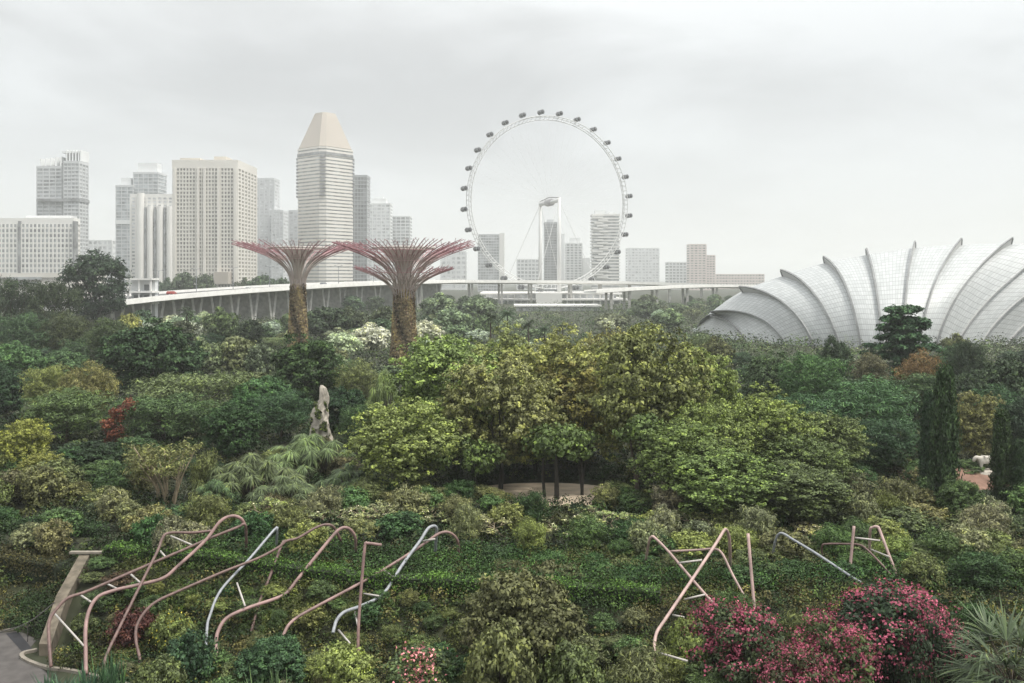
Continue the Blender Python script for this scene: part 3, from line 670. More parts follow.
# street lamps on the bridge
for i in range(9):
    p = bpts[4 + i*4]; 
    o = thing('street_lamp', (p[0]+.3, p[1]+11, p[2]-1.5), 'slender grey double-arm street lamp on the road bridge', 'street lamp', 'street lamps along the road bridge')
    hgt = 9.5
    child(MB().tube([(p[0]+.3, p[1]+11, p[2]-1.5), (p[0]+.3, p[1]+11, p[2]+hgt)], [.17, .1], 6).build('pole', M['greypaint']), o)
    child(MB().tube([(p[0]-1.5, p[1]+11, p[2]+hgt+.3), (p[0]+.3, p[1]+11, p[2]+hgt), (p[0]+2.1, p[1]+11, p[2]+hgt+.3)], .07, 5).build('arm', M['greypaint']), o)
    for s_ in (-1.6, 2.2): child(MB().box((p[0]+s_-.5, p[1]+10.8, p[2]+hgt+.25), (p[0]+s_+.5, p[1]+11.2, p[2]+hgt+.45)).build('lamp_head', M['greypaint']), o)
# a few vehicles on it
CM = [mat('car_white', (.6, .6, .58), .3, .03), mat('car_grey', (.18, .19, .2), .3, .03), mat('car_red', (.3, .05, .04), .3, .03)]
for i, (ix, cl, lb) in enumerate(((11, 2, 'dark red car on the road bridge near its lower end'), (19, 0, 'white car on the road bridge above the slanted piers'), (27, 1, 'grey car on the road bridge between the two steel trees'))):
    p = bpts[ix]; d = bpts[ix+1]-p; an = math.atan2(d[1], d[0]); o = thing('car', (p[0], p[1]-6, p[2]-1.05), lb, 'car', rz=an)
    new_obj('body', MB().add([(-2.2,-.9,.3),(2.2,-.9,.3),(2.2,.9,.3),(-2.2,.9,.3),(-2.2,-.9,.95),(2.2,-.85,.8),(2.2,.85,.8),(-2.2,.9,.95),(-1.7,-.75,1.5),(.7,-.75,1.5),(.7,.75,1.5),(-1.7,.75,1.5)], [(0,3,2,1),(0,1,5,4),(1,2,6,5),(2,3,7,6),(3,0,4,7),(4,5,9,8),(5,6,10,9),(6,7,11,10),(7,4,8,11),(8,9,10,11)]).mesh('body', CM[cl]), o)
    for wx in (-1.35, 1.35):
        for wy in (-.8, .8): new_obj('wheel', MB().tube([(wx, wy-.1, .33), (wx, wy+.1, .33)], .33, 10).mesh('wheel', M['darksteel']), o)

# ================================================================== OBSERVATION WHEEL
YW = 790.0; RW = 77.0*.985
WC = P(549.5, 202.5, YW); PHI = math.radians(21)
U = np.array((math.cos(PHI), math.sin(PHI), 0)); NV = np.array((-math.sin(PHI), math.cos(PHI), 0)); ZV = np.array((0, 0, 1.))
M['wheelwhite'] = mat('wheel_white_steel', (.58, .58, .57), .5, .06, .05); M['wheelgrey'] = mat('wheel_grey_steel', (.34, .33, .34), .5, .1, .05)
M['capsule'] = mat('capsule_glass', (.022, .024, .028), .2, .2, .3); M['capsulewhite'] = mat('capsule_frame', (.16, .165, .17), .4, .05)
wh = thing('observation_wheel', (WC[0], WC[1], 0), 'giant white observation wheel with dark glass capsules around its rim', 'ferris wheel')
def ring(r, off, tr, name, m, n=112):
    child(MB().tube([WC + NV*off + r*(math.cos(a)*U + math.sin(a)*ZV) for a in np.linspace(0, 2*math.pi, n, endpoint=False)], tr, 6, closed=True).build(name, m, smooth=True), wh)
ring(RW-.3, -3.2, .32, 'rim_tube', M['wheelwhite']); ring(RW-.3, 3.2, .32, 'rim_tube', M['wheelwhite']); ring(RW-3.4, 0, .36, 'rim_tube', M['wheelwhite'])
lt = MB()
for k in range(112):
    a, b = 2*math.pi*k/112, 2*math.pi*(k+.5)/112
    pa = [WC + NV*o_ + r*(math.cos(a)*U + math.sin(a)*ZV) for r, o_ in ((RW-.3, -3.2), (RW-.3, 3.2))]; pb = WC + (RW-3.4)*(math.cos(b)*U + math.sin(b)*ZV)
    lt.tube([pa[0], pa[1]], .2, 4); lt.tube([pa[0], pb], .18, 4); lt.tube([pa[1], pb], .18, 4)
child(lt.build('rim_lattice', M['wheelwhite']), wh)
sp = MB()
for k in range(56):
    a = 2*math.pi*k/56; s_ = 4.0 if k % 2 else -4.0
    sp.tube([WC + NV*s_ + 1.8*(math.cos(a)*U+math.sin(a)*ZV), WC + (RW-3.4)*(math.cos(a)*U+math.sin(a)*ZV)], .045, 4)
child(sp.build('spoke_cables', M['wheelwhite']), wh)
child(MB().tube([WC - NV*21, WC + NV*21], 1.7, 14).build('axle', M['wheelwhite'], smooth=True), wh)
child(MB().tube([WC - NV*5, WC - NV*4.6, WC + NV*4.6, WC + NV*5], [2.2, 3.2, 3.2, 2.2], 18).build('hub', M['wheelgrey'], smooth=True), wh)
for s_ in (-1, 1):
    top = WC + NV*21*s_; foot = np.array((top[0], top[1], -1))
    child(MB().tube([foot, top + np.array((0, 0, 2.5))], [1.75, 1.35], 14).build('support_column', M['wheelwhite'], smooth=True), wh)
    cb = MB()
    for sg in (-1, 1): cb.tube([top, foot + U*34*sg + NV*s_*20], .22, 5)
    child(cb.build('stay_cable', M['wheelwhite']), wh)
child(MB().tube([WC - NV*21 + ZV*2.6, WC + ZV*4.6, WC + NV*21 + ZV*2.6], .5, 6).build('top_tie', M['wheelgrey']), wh)
lat = []
for i in range(0, 9):
    th = math.pi*i/8; lat.append((2.9*math.sin(th)**.7 if 0 < i < 8 else .4, -5.2*math.cos(th)))
cap_m = None
for k in range(28):
    a = 2*math.pi*(k+.46)/28; c = WC + (RW + 3.3)*(math.cos(a)*U + math.sin(a)*ZV)
    if cap_m is None:
        b = MB(); b.lathe(lat, 14); cap_m = b.mesh('capsule', M['capsule'], True)
        b2 = MB()
        for z in (-3.4, 3.4): b2.lathe([(2.95, z-.22), (3.05, z-.22), (3.05, z+.22), (2.95, z+.22)], 14)
        b2.box((-2.2, -1.0, -4), (-2.75, 1.0, 4)); frame_m = b2.mesh('capsule_frame', M['capsulewhite'])
    o = new_obj('capsule', cap_m, wh); o.location = [float(x) for x in c - np.array(wh.location)]; o.scale = (.70, .70, .78); o.rotation_euler = (math.radians(90), 0, PHI + .15)
    o2 = new_obj('capsule_frame', frame_m, o)
# terminal building under the wheel
t = thing('terminal_building', (WC[0], 770, 0), 'long low white terminal building of stacked terraces at the foot of the wheel', 'building')
def tb(name, a, b, y0, y1, Y0, Y1, m): return addbox(t, name, a, b, y0, y1, Y0, Y1, m)
tb('roof_slab', 480, 622, 292.6, 294.3, 735, 800, WM['white']); tb('upper_storey', 486, 616, 294.6, 298.6, 738, 795, GM['pale'])
tb('terrace_slab', 474, 628, 298.8, 300.4, 720, 800, WM['white']); tb('lower_storey', 478, 624, 300.6, 310, 726, 795, GM['pale'])
tb('entrance_block', 536, 562, 293.4, 306, 715, 733, WM['white'])
for k in range(22):
    a = 481 + k*6.6
    if not 533 < a < 563: tb('column', a, a+1.0, 294.8, 309, 721, 723, WM['white'])
# quayside sheds in front of it
t = thing('quayside_pavilion', (PX(540, 560), 560, 0), 'pale long quayside pavilion with a flat roof in front of the wheel terminal', 'building')
tb('roof', 514, 602, 305.2, 306.6, 560, 590, WM['white']); tb('front_wall', 516, 600, 307, 312, 562, 588, WM['pale'])
for k in range(12): tb('window', 519+k*6.8, 522.6+k*6.8, 307.8, 310.6, 561.2, 561.6, GM['mid'])
t = thing('quayside_pavilion', (PX(465, 520), 520, 0), 'low pale shed with a lean-to roof right of the right steel tree', 'building')
tb('roof', 452, 478, 311, 312.4, 520, 540, WM['pale']); tb('front_wall', 453, 477, 312.8, 318, 522, 538, WM['white'])
for k in range(4): tb('window', 455+k*5.4, 458+k*5.4, 313.6, 316, 521.2, 521.6, GM['mid'])

# ================================================================== STEEL TREES
M['plantskin'] = mat('planted_skin', (.19, .15, .09), .95, .5, 1.1, bump=.6)
M['ribsteel'] = mat('trunk_rib_steel', (.20, .085, .06), .55, .15, 1)
M['treecore'] = mat('core_concrete', (.40, .37, .33), .8, .1, .5)
def steel_branch_mat():
    m = mat('branch_steel', (.40, .16, .19), .5, .12, .5); t = m.node_tree; b = t.nodes['Principled BSDF']
    c = t.nodes.new('ShaderNodeTexCoord'); s = t.nodes.new('ShaderNodeVectorMath'); s.operation = 'LENGTH'; q = t.nodes.new('ShaderNodeMapping'); q.inputs['Scale'].default_value = (1, 1, 0)
    mr = t.nodes.new('ShaderNodeMapRange'); mr.inputs[1].default_value = 3.5; mr.inputs[2].default_value = 10.0
    mxn = t.nodes.new('ShaderNodeMix'); mxn.data_type = 'RGBA'; mxn.inputs[6].default_value = (.46, .39, .36, 1); mxn.inputs[7].default_value = (.31, .15, .165, 1)
    t.links.new(c.outputs['Object'], q.inputs[0]); t.links.new(q.outputs[0], s.inputs[0]); t.links.new(s.outputs['Value'], mr.inputs[0]); t.links.new(mr.outputs[0], mxn.inputs[0]); t.links.new(mxn.outputs[2], b.inputs['Base Color'])
    return m
M['branchsteel'] = steel_branch_mat()
def steel_tree(label, px, Y, tr_px, top_py, R_px, neck_py, lower=False, seed=0):
    x = PX(px, Y); k = Y/F; z = lambda py: H - (py - CY)*k
    t = thing('steel_tree_tower', (x, Y, 0), label, 'tree tower', 'steel tree towers in the garden')
    r = tr_px*k/2; rng = np.random.default_rng(seed)
    zn = z(neck_py); zt = z(top_py); R = R_px*k
    def loc(o): o.parent = t; return o
    loc(MB().lathe([(r*1.35, 0), (r*1.15, zn*.35), (r*.98, zn*.75), (r*.92, zn), (r*.95, zn+1.2)], 28).build('planted_trunk', M['plantskin'], smooth=True))
    # plants growing on the trunk
    kk = 5200; a = rng.uniform(0, 6.28, kk); zz = rng.uniform(.5, zn, kk); rr = r*np.interp(zz/zn, [0, .35, .75, 1], [1.35, 1.15, .98, .92])*rng.uniform(1.0, 1.09, kk)
    d = np.stack([np.cos(a), np.sin(a), np.zeros(kk)], 1); p = d*rr[:, None]; p[:, 2] = zz
    patch = np.sin(a*3 + zz*.35) + np.sin(zz*.8 + a*5)*.6
    o = new_obj('climbing_plants', leaf_mesh('climbing_plants', [(p, d + rng.normal(size=(kk, 3))*.5 + np.array((0, 0, .3)), .85, .5, np.clip(.42 + patch*.2 + rng.normal(0, .15, kk), 0, 1))], M['leaf']), t); o.color = (.23, .185, .11, 1)
    for i in range(14):
        an = 6.283*i/14 + .1
        b = MB().tube([(math.cos(an)*q*1.06, math.sin(an)*q*1.03, zq) for q, zq in ((r*1.35, 0), (r*1.15, zn*.35), (r*.98, zn*.75), (r*.95, zn))], .07, 5); loc(b.build('trunk_rib', M['ribsteel']))
    hc = zt - zn
    loc(MB().lathe([(r*.55, zn-1), (r*.6, zn + hc*.3), (r*.95, zn + hc*.6), (r*2.1, zn + hc*.84), (r*2.15, zn + hc*.88), (r*.8, zn + hc*.88)], 32).build('inner_core', M['treecore'], smooth=True))
    loc(MB().tube([(math.cos(q)*R*.44, math.sin(q)*R*.44, zn+hc*.90) for q in np.linspace(0, 6.283, 48, endpoint=False)], .28, 6, closed=True).build('core_ring', M['whitepaint']))
    def flare(n, zn, hc, R, bow, name, r0):
        def pr(t_): return r0 + (R - r0)*(t_**bow), zn + hc*(t_**.72)
        b = MB()
        def pt(t_, an): q, zz_ = pr(t_); return (q*math.cos(an), q*math.sin(an), zz_)
        b.tube([pt(t_, 0) for t_ in (0, .03, .08, .15, .25, .36, .48, .6)], [.105]*8, 5)
        da = 6.283/n
        for s_ in (-1, 1):
            b.tube([pt(.6 + .4*q, s_*da*.27*min(1, q*1.6)) for q in np.linspace(0, 1, 6)], list(np.linspace(.11, .06, 6)), 5)
            b.tube([pt(.36 + .3*q, s_*da*.5*q) for q in np.linspace(0, 1, 5)], .075, 4)
            e = np.array(pt(1, s_*da*.27))
            for jj in range(3):
                st = np.array(pt(.8 + .07*jj, s_*da*.27)); b.tube([st, st + np.array((.9, s_*(.5+.2*jj), .55 + .2*jj))*(1-.12*jj)], .05, 4)
        me = b.mesh(name, M['branchsteel'])
        for i in range(n):
            o = new_obj(name, me, t); o.rotation_euler = (0, 0, da*i + rng.normal()*.012); o.scale = (1, 1, 1 + rng.normal()*.012)
        for q, tr in ((.55, .07), (.8, .06)):
            rr, zz_ = pr(q); loc(MB().tube([(math.cos(w_)*rr, math.sin(w_)*rr, zz_) for w_ in np.linspace(0, 6.283, 60, endpoint=False)], tr, 4, closed=True).build('branch_hoop', M['branchsteel']))
    flare(46, zn - 1.0, hc + 1.0, R, 2.1, 'branch', r*.98)
    if lower: flare(26, z(300), z(268)-z(300), 50*k, 1.9, 'lower_branch', r*.99)
    return t
steel_tree('steel tree tower with a second, lower ring of pink branches, the nearer of the two', 404, 200, 20.5, 243.5, 71, 289, True, 1)
steel_tree('slimmer steel tree tower with a single flaring crown, standing before the pyramid tower', 298, 235, 15, 244, 64, 284, False, 2)

# ================================================================== GLASS CONSERVATORY
def dome_glass():
    m = bpy.data.materials.new('conservatory_glass'); m.use_nodes = True; t = m.node_tree; b = t.nodes['Principled BSDF']
    b.inputs['Roughness'].default_value = .45; b.inputs['Specular IOR Level'].default_value = .5
    uv = t.nodes.new('ShaderNodeUVMap'); uv.uv_map = 'panes'
    br = t.nodes.new('ShaderNodeTexBrick'); br.offset = 0; br.inputs['Scale'].default_value = 1.0; br.inputs['Mortar Size'].default_value = .06; br.inputs['Brick Width'].default_value = 1.0; br.inputs['Row Height'].default_value = 1.0
    br.inputs['Color1'].default_value = (.36, .375, .375, 1); br.inputs['Color2'].default_value = (.43, .445, .445, 1); br.inputs['Mortar'].default_value = (.22, .23, .23, 1); br.inputs['Mortar Smooth'].default_value = .3
    n = t.nodes.new('ShaderNodeTexNoise'); n.inputs['Scale'].default_value = .07
    mm = t.nodes.new('ShaderNodeMix'); mm.data_type = 'RGBA'; mm.blend_type = 'MULTIPLY'; mm.inputs[0].default_value = .35
    t.links.new(uv.outputs[0], br.inputs['Vector']); t.links.new(br.outputs[0], mm.inputs[6]); t.links.new(n.outputs[1], mm.inputs[7]); t.links.new(br.outputs[0], b.inputs['Base Color'])
    return m
M['glass'] = dome_glass()
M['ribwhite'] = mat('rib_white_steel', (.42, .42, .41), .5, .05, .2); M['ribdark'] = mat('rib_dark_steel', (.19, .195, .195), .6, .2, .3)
# each rib: foot, waist and ridge in the photograph's columns, at their own distances
RIBS = [((690, 372), (702, 356), (692, 348)), ((727, 365), (722, 345), (704, 333)), ((757, 360), (742, 333), (716, 315)),
        ((792, 352), (765, 321), (716, 313)), ((820, 350), (789, 308), (743, 292)), ((845, 350), (818, 300), (783, 276)), ((863, 350), (848, 293), (825, 263)), ((884, 350), (876, 292), (867, 255)),
        ((902, 350), (906, 290), (915, 248)), ((916, 350), (932, 290), (961, 245)), ((932, 350), (960, 290), (1011, 244)), ((951, 350), (986, 302), (1056, 247)),
        ((975, 350), (1016, 302), (1100, 255)), ((1000, 350), (1045, 308), (1140, 266)), ((1030, 352), (1082, 316), (1180, 282)), ((1065, 356), (1120, 328), (1215, 302))]
FOOT = []; WAIST = []; RIDGE = []
for i, (a, b, c) in enumerate(RIBS):
    u = (i - 8)/8.0; yb = 255 + 45*u*u
    FOOT.append(P(*a, yb) + np.array((0, 0, -3.0))); WAIST.append(P(*b, yb + 12)); RIDGE.append(P(*c, yb + 46 - 12*abs(u)))
def rib_curve(f_, w_, r_, n=16):
    ctl = 2*w_ - .5*(f_ + r_); return [(1-q)**2*f_ + 2*q*(1-q)*ctl + q*q*r_ for q in np.linspace(0, 1, n)]
cols_f, cols_w, cols_r = (catmull(q, 6) for q in (FOOT, WAIST, RIDGE))
shell = [rib_curve(f_, w_, r_) for f_, w_, r_ in zip(cols_f, cols_w, cols_r)]
for col_ in shell:      # roll over the ridge and fall away behind
    rdg = col_[-1]; ft = col_[0]
    for q in np.linspace(.12, 1, 8): col_.append(np.array((rdg[0] + (rdg[0]-ft[0])*.05*q, rdg[1] + 34*q, rdg[2] - (rdg[2]+.5)*q**2.0)))
gh = thing('glass_conservatory', (PX(900, 290), 290, 0), 'huge pale glass conservatory dome with fanned white arch ribs', 'greenhouse')
nv = len(shell[0]); vv = np.array(shell).reshape(-1, 3)
me = bpy.data.meshes.new('glass_shell'); me.from_pydata(vv.tolist(), [], [(i*nv+j, (i+1)*nv+j, (i+1)*nv+j+1, i*nv+j+1) for i in range(len(shell)-1) for j in range(nv-1)])
uvl = me.uv_layers.new(name='panes'); lv = np.zeros(len(me.loops), np.int32); me.loops.foreach_get('vertex_index', lv)
uvs = np.stack([(lv // nv)*(11/6.0), (lv % nv)*1.7], 1); uvl.data.foreach_set('uv', uvs.astype(np.float32).ravel())
me.materials.append(M['glass']); me.polygons.foreach_set('use_smooth', [True]*len(me.polygons)); me.update()
child(new_obj('glass_shell', me), gh)
for i in range(len(RIBS)):
    cv = np.array(rib_curve(FOOT[i], WAIST[i], RIDGE[i], 20)); col = shell[min(i*6, len(shell)-1)]
    nb = np.array(rib_curve(*[q[min(i*6+3, len(q)-1)] for q in (cols_f, cols_w, cols_r)], 20)); pb = np.array(rib_curve(*[q[max(i*6-3, 0)] for q in (cols_f, cols_w, cols_r)], 20))
    across = nb - pb; across /= np.linalg.norm(across, axis=1, keepdims=True)
    along = np.gradient(cv, axis=0); along /= np.linalg.norm(along, axis=1, keepdims=True)
    nor = np.cross(across, along); nor /= np.linalg.norm(nor, axis=1, keepdims=True)
    nor[nor[:, 1] > .3] *= -1
    lift = np.interp(np.linspace(0, 1, 20), [0, .5, 1], [.5, 1.1, 2.3])[:, None]
    outc = cv + nor*lift
    e = (outc[-1] - outc[-2]); e /= np.linalg.norm(e)
    # the rib arches past the ridge a little and returns to the shell
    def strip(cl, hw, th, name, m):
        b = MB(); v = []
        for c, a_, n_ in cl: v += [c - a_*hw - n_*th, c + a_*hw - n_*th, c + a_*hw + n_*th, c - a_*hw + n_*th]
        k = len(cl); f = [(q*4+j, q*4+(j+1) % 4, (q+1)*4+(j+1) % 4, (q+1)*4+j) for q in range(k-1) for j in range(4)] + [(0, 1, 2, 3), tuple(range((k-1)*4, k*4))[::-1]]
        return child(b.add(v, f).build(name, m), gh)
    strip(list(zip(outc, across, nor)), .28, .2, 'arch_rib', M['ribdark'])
    strip([(cv[q] + nor[q]*lift[q]*.45, across[q], nor[q]*1.0) for q in range(20)] , .16, .0, 'arch_web', M['ribdark']) if False else None
    b = MB(); v = []
    for q in range(20): v += [cv[q] - across[q]*.14 - nor[q]*.2, cv[q] + across[q]*.14 - nor[q]*.2, outc[q] + across[q]*.14 - nor[q]*.24, outc[q] - across[q]*.14 - nor[q]*.24]
    b.add(v, [(q*4+j, q*4+(j+1) % 4, (q+1)*4+(j+1) % 4, (q+1)*4+j) for q in range(19) for j in range(4)] + [(0, 1, 2, 3), (79, 78, 77, 76)])
    child(b.build('arch_web', M['ribwhite']), gh)
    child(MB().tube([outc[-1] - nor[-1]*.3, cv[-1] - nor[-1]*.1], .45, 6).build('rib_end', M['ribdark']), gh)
    if 2 < i < 15:
        mq = (np.array(cols_r[i*6+3])); mq2 = np.array(cols_r[min(i*6+4, len(cols_r)-1)]); d_ = mq2 - mq; d_ /= np.linalg.norm(d_)
        child(MB().tube([mq - d_*2 + np.array((0, -1.2, -1.2)), mq + d_*2 + np.array((0, -1.2, -1.0))], .28, 6).build('roof_vent', M['ribdark']), gh)

# ================================================================== TREES AND PLANTS
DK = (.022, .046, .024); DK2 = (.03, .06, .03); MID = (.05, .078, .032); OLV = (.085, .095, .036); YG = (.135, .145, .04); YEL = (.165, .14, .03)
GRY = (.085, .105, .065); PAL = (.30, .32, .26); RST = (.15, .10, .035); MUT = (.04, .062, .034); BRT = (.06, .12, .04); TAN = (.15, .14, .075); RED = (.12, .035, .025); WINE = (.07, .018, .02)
G1 = 'trees behind the road bridge'
plant('tall', 'broadleaf_tree', 97, 246, 78, 300, (.028, .042, .026), 'tall dark ragged tree standing up in front of the office blocks')
plant('spread', 'broadleaf_tree', 14, 284, 56, 250, (.03, .045, .028), 'flat-topped dark tree before the cream podium, nearer the picture edge')
plant('spread', 'broadleaf_tree', 50, 287, 52, 245, (.032, .048, .028), 'flat-topped dark tree under the podium window strip, beside the tall ragged tree')
for i, (px, py, w_) in enumerate(((166, 277, 26), (184, 270, 34), (205, 271, 32), (243, 277, 26), (262, 273, 34), (281, 275, 28), (338, 281, 40), (362, 283, 30))):
    plant('far', 'broadleaf_tree', px, py, w_, 600, (.05, .07, .045), 'hazy round tree behind the road bridge parapet', 'tree', G1)
# belt of mixed trees on the left, middle distance
plant('feather', 'broadleaf_tree', 22, 306, 64, 200, MUT, 'dull dark tree under the flat-topped pair, at the picture edge')
plant('feather', 'broadleaf_tree', 66, 308, 62, 205, (.05, .06, .03), 'dull brownish green tree in front of the tall ragged tree')
plant('feather', 'broadleaf_tree', 108, 313, 56, 190, (.05, .068, .032), 'muted olive tree between the tall ragged tree and the big dark dome tree')
plant('far', 'broadleaf_tree', 130, 309, 36, 215, (.16, .17, .05), 'small yellow green tree at the start of the bridge parapet')
plant('dome', 'broadleaf_tree', 14, 337, 66, 160, BRT, 'fresh green dome tree at the picture edge below the flat-topped trees')
plant('dome', 'broadleaf_tree', 62, 343, 60, 165, (.045, .085, .035), 'low fresh green dome tree left of the big dark dome tree')
plant('dome', 'broadleaf_tree', 152, 313, 122, 150, (.020, .046, .018), 'largest dark dome tree, wide and round, below the bridge end', var=0)
plant('dome', 'broadleaf_tree', 6, 360, 60, 130, DK, 'dark dome tree cut by the picture edge above the yellow tree')
plant('feather', 'broadleaf_tree', 48, 358, 62, 122, (.12, .12, .042), 'soft yellowish olive tree with a rounded top, left of its orange-tipped neighbour')
plant('feather', 'broadleaf_tree', 90, 358, 66, 119, (.125, .12, .045), 'soft olive tree with orange-tipped crown below the big dark dome tree')
plant('feather', 'broadleaf_tree', 68, 384, 110, 108, (.06, .085, .033), 'broad soft green tree just behind the yellow tree')
plant('spread', 'broadleaf_tree', 196, 376, 118, 122, (.085, .092, .04), 'low wide olive tree spreading right under the big dark dome tree')
plant('spread', 'broadleaf_tree', 165, 398, 100, 110, (.055, .075, .036), 'low wide green tree between the red tree and the round glossy shrub')
plant('redtree', 'red_leaved_tree', 113, 399, 26, 104, RED, 'narrow leaning tree with brick red leaves')
plant('broad', 'broadleaf_tree', 22, 416, 62, 88, YEL, 'bright yellow leaved tree near the picture edge', hscale=1, var=2)
plant('dome', 'broadleaf_tree', 92, 436, 92, 92, (.014, .034, .016), 'dark bushy tree at the foot of the red leaning tree')
plant('dome', 'broadleaf_tree', 138, 430, 56, 94, (.035, .07, .03), 'mid green bushy tree right of the red leaning tree')
plant('shrub', 'shrub', 44, 470, 34, 84, WINE, 'dark wine red shrub beside the yellow tree')
plant('shrub', 'shrub', 14, 482, 44, 82, (.09, .02, .02), 'dark wine red shrub under the yellow tree at the picture edge')
plant('shrub', 'shrub', 70, 478, 30, 82, (.06, .02, .02), 'dark wine red shrub next to the grey green bushes')
plant('barestem', 'leaning_stem_tree', 168, 434, 84, 77, (.11, .11, .05), 'shrubby tree with many pale leaning bare stems')
plant('wisp', 'shrub', 205, 446, 40, 80, (.10, .10, .045), 'thin olive shrub right of the pale leaning stems')
plant('wisp', 'shrub', 138, 452, 46, 80, (.10, .09, .045), 'thin brownish shrub left of the pale leaning stems')
plant('dome', 'round_shrub', 233, 395, 74, 100, (.018, .046, .018), 'glossy dense round green shrub tree like a ball', 'shrub', var=1)
plant('dome', 'round_shrub', 262, 369, 72, 124, (.030, .082, .034), 'fresh green mounded shrub in front of the big dome tree by the rock', 'shrub')
plant('dome', 'round_shrub', 246, 386, 54, 116, (.028, .07, .03), 'fresh green mounded shrub directly above the ball shaped shrub', 'shrub')
plant('feather', 'broadleaf_tree', 282, 386, 76, 110, (.035, .06, .034), 'soft bluish green tree left of the limestone pinnacle')
plant('dome', 'broadleaf_tree', 308, 327, 96, 140, (.027, .06, .018), 'round green dome tree with paler leaf clumps below the slim steel tree', var=2)
plant('dome', 'broadleaf_tree', 342, 380, 58, 118, (.017, .04, .018), 'dark green tree right behind the limestone pinnacle')
plant('feather', 'broadleaf_tree', 362, 356, 66, 130, (.11, .12, .04), 'olive feathery tree right of the round dome tree by the slim steel tree')
plant('fanpalm', 'fan_palm', 385, 366, 50, 116, (.12, .14, .05), 'bright olive palm with drooping leaves at the foot of the larger steel tree', 'palm')
plant('feather', 'broadleaf_tree', 358, 400, 50, 104, (.045, .07, .03), 'green tree squeezed between the limestone pinnacle and the lower bright crown')
# palms in front of the rock
plant('fanpalm', 'fan_palm', 250, 452, 120, 80, (.075, .10, .045), 'clump of drooping grey green palms right of the pale leaning stems', 'palm')
plant('fanpalm', 'fan_palm', 312, 432, 116, 90, (.095, .12, .05), 'largest clump of drooping palms, right under the limestone pinnacle', 'palm')
plant('fanpalm', 'fan_palm', 350, 462, 88, 80, (.075, .10, .055), 'darker drooping palm clump beside the left trunk of the bright trees', 'palm')
plant('fanpalm', 'fan_palm', 214, 478, 52, 76, (.06, .085, .045), 'small dark palm clump below the pale leaning stems', 'palm')
plant('fanpalm', 'fan_palm', 285, 474, 90, 75, (.075, .10, .055), 'low drooping palm clump above the flowering frangipani shrubs', 'palm')
# grey green middle ground between the steel trees and the bridge
for px, py, w_, Y, c, lb in ((203, 336, 50, 175, GRY, 'grey green puffy tree next to the big dark dome tree'), (236, 334, 54, 180, (.11, .12, .06), 'olive grey puffy tree left of the slim steel trunk'), (262, 340, 42, 172, GRY, 'grey green puffy tree touching the round dome tree'),
    (222, 306, 42, 250, (.06, .085, .04), 'green rounded tree under the bridge piers left of the slim steel tree'), (250, 318, 34, 240, (.05, .065, .04), 'dark low tree under the bridge right of the green rounded one'), (325, 304, 58, 290, (.035, .055, .032), 'dark low tree under the bridge just right of the slim steel trunk'),
    (352, 306, 44, 300, (.045, .06, .035), 'dark low tree under the bridge midway between both steel trunks'), (386, 304, 40, 300, (.05, .07, .04), 'green low tree under the bridge against the larger steel trunk'),
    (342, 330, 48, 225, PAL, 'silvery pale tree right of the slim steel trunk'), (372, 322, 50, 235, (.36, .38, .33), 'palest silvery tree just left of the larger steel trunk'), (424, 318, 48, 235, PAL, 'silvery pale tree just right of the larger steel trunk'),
    (452, 306, 50, 300, (.13, .15, .10), 'pale green tree right of the larger steel canopy base'), (438, 292, 46, 380, (.10, .125, .08), 'hazy green tree close under the far viaduct beside the steel canopy'), (478, 296, 44, 400, (.11, .13, .09), 'hazy green tree at the left end of the wheel terminal'),
    (330, 345, 44, 185, (.12, .13, .07), 'olive tree in the gap between the dome tree and larger steel trunk'), (425, 338, 40, 190, (.13, .14, .09), 'greyish tree behind the bright crowns right of the larger steel trunk'), (182, 318, 44, 230, (.055, .07, .04), 'dark tree behind the right shoulder of the big dark dome tree'),
    (646, 299, 34, 420, (.08, .10, .07), 'grey green round tree right of the wheel terminal'), (668, 308, 40, 330, (.11, .13, .08), 'pale green tree between the round grey tree and the conservatory'), (610, 312, 44, 330, (.11, .12, .09), 'pale grey green tree hiding the right end of the quayside pavilion')):
    plant('far', 'broadleaf_tree', px, py, w_, Y, c, lb)
GP = 'far palms before the wheel terminal'
for px, py, w_, Y, lb in ((186, 299, 26, 235, 'small palm under the bridge beside the big dark dome tree'), (490, 302, 28, 210, 'dark palm in front of the wheel terminal, leftmost of the row'), (508, 299, 28, 215, 'tallest dark palm in front of the wheel terminal'),
                     (528, 311, 24, 205, 'short dark palm in front of the terminal entrance'), (545, 317, 22, 200, 'very short palm right of the terminal entrance'), (562, 315, 20, 215, 'small palm before the quayside pavilion')):
    plant('palm', 'palm_tree', px, py, w_, Y, (.04, .06, .035), lb, 'palm', GP)
# the bright crowns in the middle
plant('broad', 'broadleaf_tree', 405, 398, 126, 79, (.135, .155, .045), 'yellow green tree at the left end of the central grove, lowest crown')
plant('broad', 'broadleaf_tree', 455, 330, 150, 92, (.115, .135, .045), 'tall yellow green tree right of the larger steel trunk')
plant('broad', 'broadleaf_tree', 500, 352, 130, 84, (.115, .135, .045), 'green tree in the middle of the grove over two dark trunks')
plant('broad', 'broadleaf_tree', 553, 326, 130, 96, (.16, .16, .05), 'bright tree below the wheel terminal entrance')
plant('broad', 'broadleaf_tree', 585, 352, 110, 94, (.145, .125, .042), 'orange tinged tree over the sandy clearing')
plant('broad', 'broadleaf_tree', 648, 318, 142, 85, (.11, .105, .038), 'tallest grove tree with a dark heart and rusty tips, before the conservatory edge')
plant('broad', 'broadleaf_tree', 702, 342, 92, 96, (.13, .14, .04), 'bright tree at the near corner of the conservatory')
plant('broad', 'broadleaf_tree', 764, 386, 112, 81, (.095, .125, .035), 'wide low tree with bright leaf tips at the right end of the grove')
